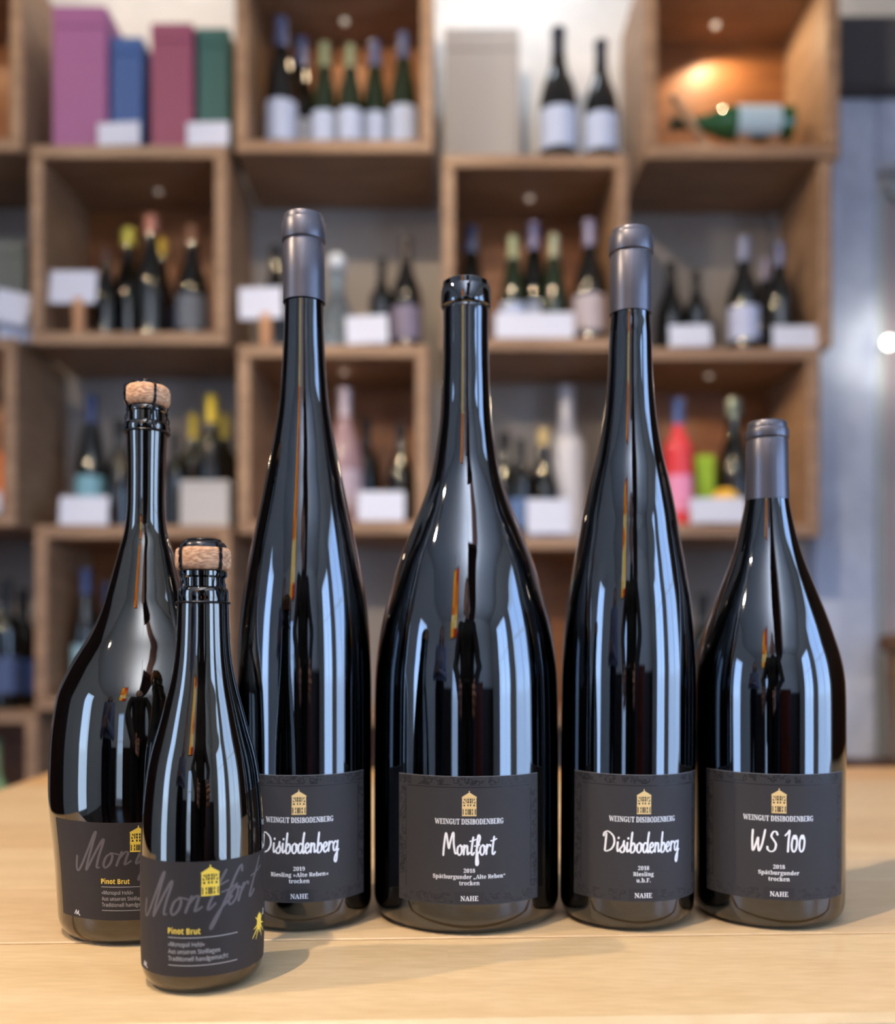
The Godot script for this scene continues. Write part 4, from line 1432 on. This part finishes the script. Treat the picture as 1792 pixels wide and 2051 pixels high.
# ---------------------------------------------------------------- people, reflected in the bottles
# bones: [from, to, radius, radius]; field of tapered capsules joined by a smooth minimum, meshed as surface nets
func flesh(bones: Array, cell: float, soft: float, swell := 0.0) -> ArrayMesh:
	var lo := Vector3(INF, INF, INF)
	var hi := -lo
	for b in bones:
		for e in 2:
			var r: float = b[2 + e] + swell + 0.02
			lo = lo.min(b[e] - Vector3(r, r, r))
			hi = hi.max(b[e] + Vector3(r, r, r))
	var n := Vector3i(((hi - lo) / cell).ceil()) + Vector3i(2, 2, 2)
	var nx := n.x
	var nxy := n.x * n.y
	var F := PackedFloat32Array()
	F.resize(nxy * n.z)
	F.fill(0.05)
	for b in bones:
		var A: Vector3 = b[0]
		var B: Vector3 = b[1]
		var ra: float = b[2] + swell
		var rb: float = b[3] + swell
		var d := B - A
		var dd := maxf(d.length_squared(), 1e-9)
		var pad := maxf(ra, rb) + soft + 2.0 * cell
		var p0 := Vector3i(((A.min(B) - Vector3(pad, pad, pad) - lo) / cell).floor()).clamp(Vector3i.ZERO, n - Vector3i.ONE)
		var p1 := Vector3i(((A.max(B) + Vector3(pad, pad, pad) - lo) / cell).ceil()).clamp(Vector3i.ZERO, n - Vector3i.ONE)
		for z in range(p0.z, p1.z + 1):
			for y in range(p0.y, p1.y + 1):
				var row := z * nxy + y * nx
				for x in range(p0.x, p1.x + 1):
					var q := lo + Vector3(x, y, z) * cell - A
					var t := clampf(q.dot(d) / dd, 0.0, 1.0)
					var v := (q - d * t).length() - lerpf(ra, rb, t)
					var o := F[row + x]
					var h := maxf(soft - absf(v - o), 0.0)
					F[row + x] = minf(v, o) - h * h / (4.0 * soft)
	var V := PackedVector3Array()
	var N := PackedVector3Array()
	var I := PackedInt32Array()
	var at := PackedInt32Array()
	at.resize(F.size())
	at.fill(-1)
	var off := [0, 1, nx, nx + 1, nxy, nxy + 1, nxy + nx, nxy + nx + 1]
	for z in n.z - 1:
		for y in n.y - 1:
			for x in nx - 1:
				var i := z * nxy + y * nx + x
				var neg := 0
				for k in 8:
					if F[i + off[k]] < 0.0:
						neg += 1
				if neg == 0 or neg == 8:
					continue
				var s := Vector3.ZERO
				var c := 0
				for k in 8:
					for ax in [1, 2, 4]:
						if k & ax:
							continue
						var f0 := F[i + off[k]]
						var f1 := F[i + off[k | ax]]
						if (f0 < 0.0) != (f1 < 0.0):
							var t := f0 / (f0 - f1)
							s += Vector3(k & 1, (k >> 1) & 1, (k >> 2) & 1) + Vector3(1 if ax == 1 else 0, 1 if ax == 2 else 0, 1 if ax == 4 else 0) * t
							c += 1
				at[i] = V.size()
				V.append(lo + (Vector3(x, y, z) + s / c) * cell)
				var g := Vector3.ZERO
				for k in 8:
					var f := F[i + off[k]]
					g += Vector3(f if k & 1 else -f, f if k & 2 else -f, f if k & 4 else -f)
				N.append(g.normalized())
	for z in range(1, n.z - 1):
		for y in range(1, n.y - 1):
			for x in range(1, nx - 1):
				var i := z * nxy + y * nx + x
				var inside := F[i] < 0.0
				for ax in 3:
					var step: int = [1, nx, nxy][ax]
					if inside == (F[i + step] < 0.0):
						continue
					var u: int = [nx, nxy, 1][ax]
					var w: int = [nxy, 1, nx][ax]
					var a := at[i]
					var b := at[i - u]
					var c := at[i - u - w]
					var d := at[i - w]
					if a < 0 or b < 0 or c < 0 or d < 0:
						continue
					if inside:
						I.append_array([a, c, b, a, d, c])
					else:
						I.append_array([a, b, c, a, c, d])
	var UV := PackedVector2Array()
	UV.resize(V.size())
	return arrays(V, N, UV, I)


func hand(wrist: Vector3, palm_dir: Vector3, across: Vector3, curl: float) -> Array:    # palm, four fingers, thumb
	var f := palm_dir.normalized()
	var s := (across - f * across.dot(f)).normalized()       # towards the thumb
	var inn := f.cross(s)
	if across.x < 0.0:
		inn = -inn
	var out := []
	for k in 4:
		var root := wrist + f * 0.085 + s * (0.03 - 0.02 * k)
		out.append([wrist + s * (0.012 - 0.008 * k), root, 0.015, 0.011])
		var p := root
		var len: float = [0.040, 0.044, 0.040, 0.032][k]
		var a := curl * 0.5
		for j in 3:
			var dir := f * cos(a) + inn * sin(a)
			var q: Vector3 = p + dir * len
			out.append([p, q, 0.0095 - 0.0008 * j, 0.0088 - 0.0008 * j])
			p = q
			len *= 0.72
			a += curl
	var t0 := wrist + f * 0.025 + s * 0.022
	var t1 := t0 + (f * 0.6 + s * 0.7 + inn * 0.3).normalized() * 0.042
	var t2 := t1 + (f * 0.85 + s * 0.15 + inn * 0.5).normalized() * 0.032
	out.append([wrist, t0, 0.016, 0.015])
	out.append([t0, t1, 0.014, 0.011])
	out.append([t1, t2, 0.011, 0.009])
	return out


func person(label: String, at: Vector3, turn: float, tall: float, J: Dictionary, top: Color, legs: Color, hair: Color, long_hair: bool) -> Node3D:
	var k := tall / 1.72
	var o := thing("person", label, "person", at)
	o.rotation.y = turn
	var P := func(x: float, y: float, z: float): return Vector3(x, y, z) * k
	var hip_l: Vector3 = P.call(-0.09, 0.90, 0.0)
	var hip_r: Vector3 = P.call(0.09, 0.90, 0.0)
	var kn_l: Vector3 = P.call(-0.10, 0.49, 0.015)
	var kn_r: Vector3 = P.call(0.11, 0.49, 0.02)
	var an_l: Vector3 = P.call(-0.11, 0.08, -0.02)
	var an_r: Vector3 = P.call(0.13, 0.08, -0.01)
	var sh_l: Vector3 = P.call(-0.175, 1.40, 0.0)
	var sh_r: Vector3 = P.call(0.175, 1.40, 0.0)
	var chest: Vector3 = P.call(0, 1.28, 0.01)
	var neck: Vector3 = P.call(0, 1.44, 0.0)
	var head: Vector3 = P.call(0, 1.615, 0.03)
	var trunk := [[P.call(-0.06, 0.93, 0), P.call(-0.05, 1.08, 0.005), 0.115 * k, 0.098 * k], [P.call(0.06, 0.93, 0), P.call(0.05, 1.08, 0.005), 0.115 * k, 0.098 * k],
		[P.call(-0.05, 1.08, 0.005), P.call(-0.085, 1.30, 0.01), 0.098 * k, 0.105 * k], [P.call(0.05, 1.08, 0.005), P.call(0.085, 1.30, 0.01), 0.098 * k, 0.105 * k],
		[chest, neck, 0.10 * k, 0.062 * k], [P.call(-0.07, 1.36, 0), sh_l, 0.075 * k, 0.06 * k], [P.call(0.07, 1.36, 0), sh_r, 0.075 * k, 0.06 * k]]
	var arms := [[sh_l, J.el, 0.052 * k, 0.041 * k], [J.el, J.wl, 0.041 * k, 0.028 * k], [sh_r, J.er, 0.052 * k, 0.041 * k], [J.er, J.wr, 0.041 * k, 0.028 * k]]
	var leg := [[hip_l, kn_l, 0.092 * k, 0.058 * k], [kn_l, an_l, 0.056 * k, 0.038 * k], [hip_r, kn_r, 0.092 * k, 0.058 * k], [kn_r, an_r, 0.056 * k, 0.038 * k]]
	var feet := [[an_l, an_l + P.call(-0.01, -0.04, 0.13), 0.036 * k, 0.028 * k], [an_r, an_r + P.call(0.02, -0.04, 0.13), 0.036 * k, 0.028 * k]]
	var skull := [[neck, P.call(0, 1.53, 0.01), 0.052 * k, 0.05 * k], [head + P.call(0, 0.03, -0.02), head + P.call(0, -0.005, 0.0), 0.085 * k, 0.078 * k], [head + P.call(0, -0.05, 0.02), head + P.call(0, -0.085, 0.04), 0.058 * k, 0.034 * k],
		[head + P.call(0, 0.01, 0.075), head + P.call(0, -0.025, 0.092), 0.009 * k, 0.014 * k], [head + P.call(-0.082, 0.0, -0.01), head + P.call(-0.082, -0.03, -0.005), 0.014 * k, 0.010 * k], [head + P.call(0.082, 0.0, -0.01), head + P.call(0.082, -0.03, -0.005), 0.014 * k, 0.010 * k],
		[head + P.call(-0.022, -0.052, 0.066), head + P.call(0.022, -0.052, 0.066), 0.010 * k, 0.010 * k]]
	part(o, "body", flesh(trunk + arms + leg + feet + skull, 0.013, 0.03), M.skin)
	part(o, "hand", flesh(J.hand_l, 0.0045, 0.006), M.skin)
	part(o, "hand", flesh(J.hand_r, 0.0045, 0.006), M.skin)
	part(o, "shirt", flesh(trunk + arms, 0.016, 0.03, 0.012), tinted(top, 0.85, 0.0))
	part(o, "trousers", flesh(leg + trunk.slice(0, 2), 0.016, 0.03, 0.014), tinted(legs, 0.85, 0.0))
	var shoes := []
	for f in feet:
		shoes.append([f[0] + Vector3(0, -0.03, -0.02), f[1] + Vector3(0, 0.006, 0.0), f[2] * 1.05, f[3] * 1.15])
	part(o, "shoes", flesh(shoes, 0.009, 0.01, 0.004), M.black)
	var hh := [[head + P.call(0, 0.05, -0.03), head + P.call(0, 0.0, -0.05), 0.083 * k, 0.078 * k], [head + P.call(-0.05, 0.04, -0.02), head + P.call(-0.07, -0.03, -0.03), 0.045 * k, 0.03 * k], [head + P.call(0.05, 0.04, -0.02), head + P.call(0.07, -0.03, -0.03), 0.045 * k, 0.03 * k]]
	if long_hair:
		hh.append([head + P.call(-0.05, 0.0, -0.05), head + P.call(-0.06, -0.17, -0.04), 0.055 * k, 0.04 * k])
		hh.append([head + P.call(0.05, 0.0, -0.05), head + P.call(0.06, -0.17, -0.04), 0.055 * k, 0.04 * k])
	part(o, "hair", flesh(hh, 0.009, 0.02), tinted(hair, 0.6, 0.0))
	for s in [-1, 1]:
		var e := part(o, "eye", ball(0.0125 * k, 8), mat(c8(236, 232, 226), 0.2), head + P.call(s * 0.032, 0.008, 0.066))
		part(e, "pupil", ball(0.006 * k, 6), M.black, Vector3(0, 0, 0.0085 * k))
	part(o, "mouth", flesh([[head + P.call(-0.02, -0.052, 0.0755), head + P.call(0.02, -0.052, 0.0755), 0.004, 0.004]], 0.002, 0.002), tinted(c8(150, 84, 80), 0.5, 0.0))
	return o


func people() -> void:
	M.skin = mat(c8(214, 164, 140), 0.55)
	# the one who takes the picture, telephone held out low in both hands
	var J := {}
	J.el = Vector3(-0.27, 1.10, 0.16)
	J.wl = Vector3(-0.115, 0.90, 0.40)
	J.er = Vector3(0.27, 1.10, 0.16)
	J.wr = Vector3(0.125, 0.90, 0.40)
	J.hand_l = hand(J.wl, Vector3(0.42, -0.05, 1.0), Vector3(0.1, 1.0, 0.2), 0.55)
	J.hand_r = hand(J.wr, Vector3(-0.42, -0.05, 1.0), Vector3(-0.1, 1.0, 0.2), 0.55)
	person("person in dark clothes holding a telephone before them at the table", Vector3(0.02, 0, 0.56), PI, 1.76, J, c8(34, 36, 44), c8(26, 28, 36), c8(52, 42, 36), false)
	var ph := thing("telephone", "dark telephone held upright in both hands above the table's front edge", "telephone", Vector3(0.018, 0.80, 0.03))
	part(ph, "telephone_body", bx(Vector3(0.075, 0.152, 0.008), 0.003), M.black, Vector3(0, 0.076, 0))
	part(ph, "camera_lens", lathe([Vector2(0, 0), Vector2(0.007, 0), Vector2(0.007, 0.002), Vector2(0, 0.002)], 20), M.plate, Vector3(-0.018, 0.136, -0.004), Vector3(-PI / 2, 0, 0))
	var W := {}
	W.el = Vector3(-0.24, 1.06, 0.05)
	W.wl = Vector3(0.02, 1.13, 0.17)
	W.er = Vector3(0.24, 1.06, 0.05)
	W.wr = Vector3(0.05, 1.22, 0.17)
	W.hand_l = hand(W.wl, Vector3(1.0, 0.15, 0.15), Vector3(0.1, 1.0, 0.3), 0.35)
	W.hand_r = hand(W.wr, Vector3(-0.5, 0.9, 0.1), Vector3(-0.4, 0.3, 1.0), 0.45)
	person("person with dark hair, pale grey-blue shirt and dark trousers, watching from behind", Vector3(-1.05, 0, 1.0), PI - 0.5, 1.70, W, c8(150, 158, 186), c8(24, 26, 38), c8(36, 26, 22), true)
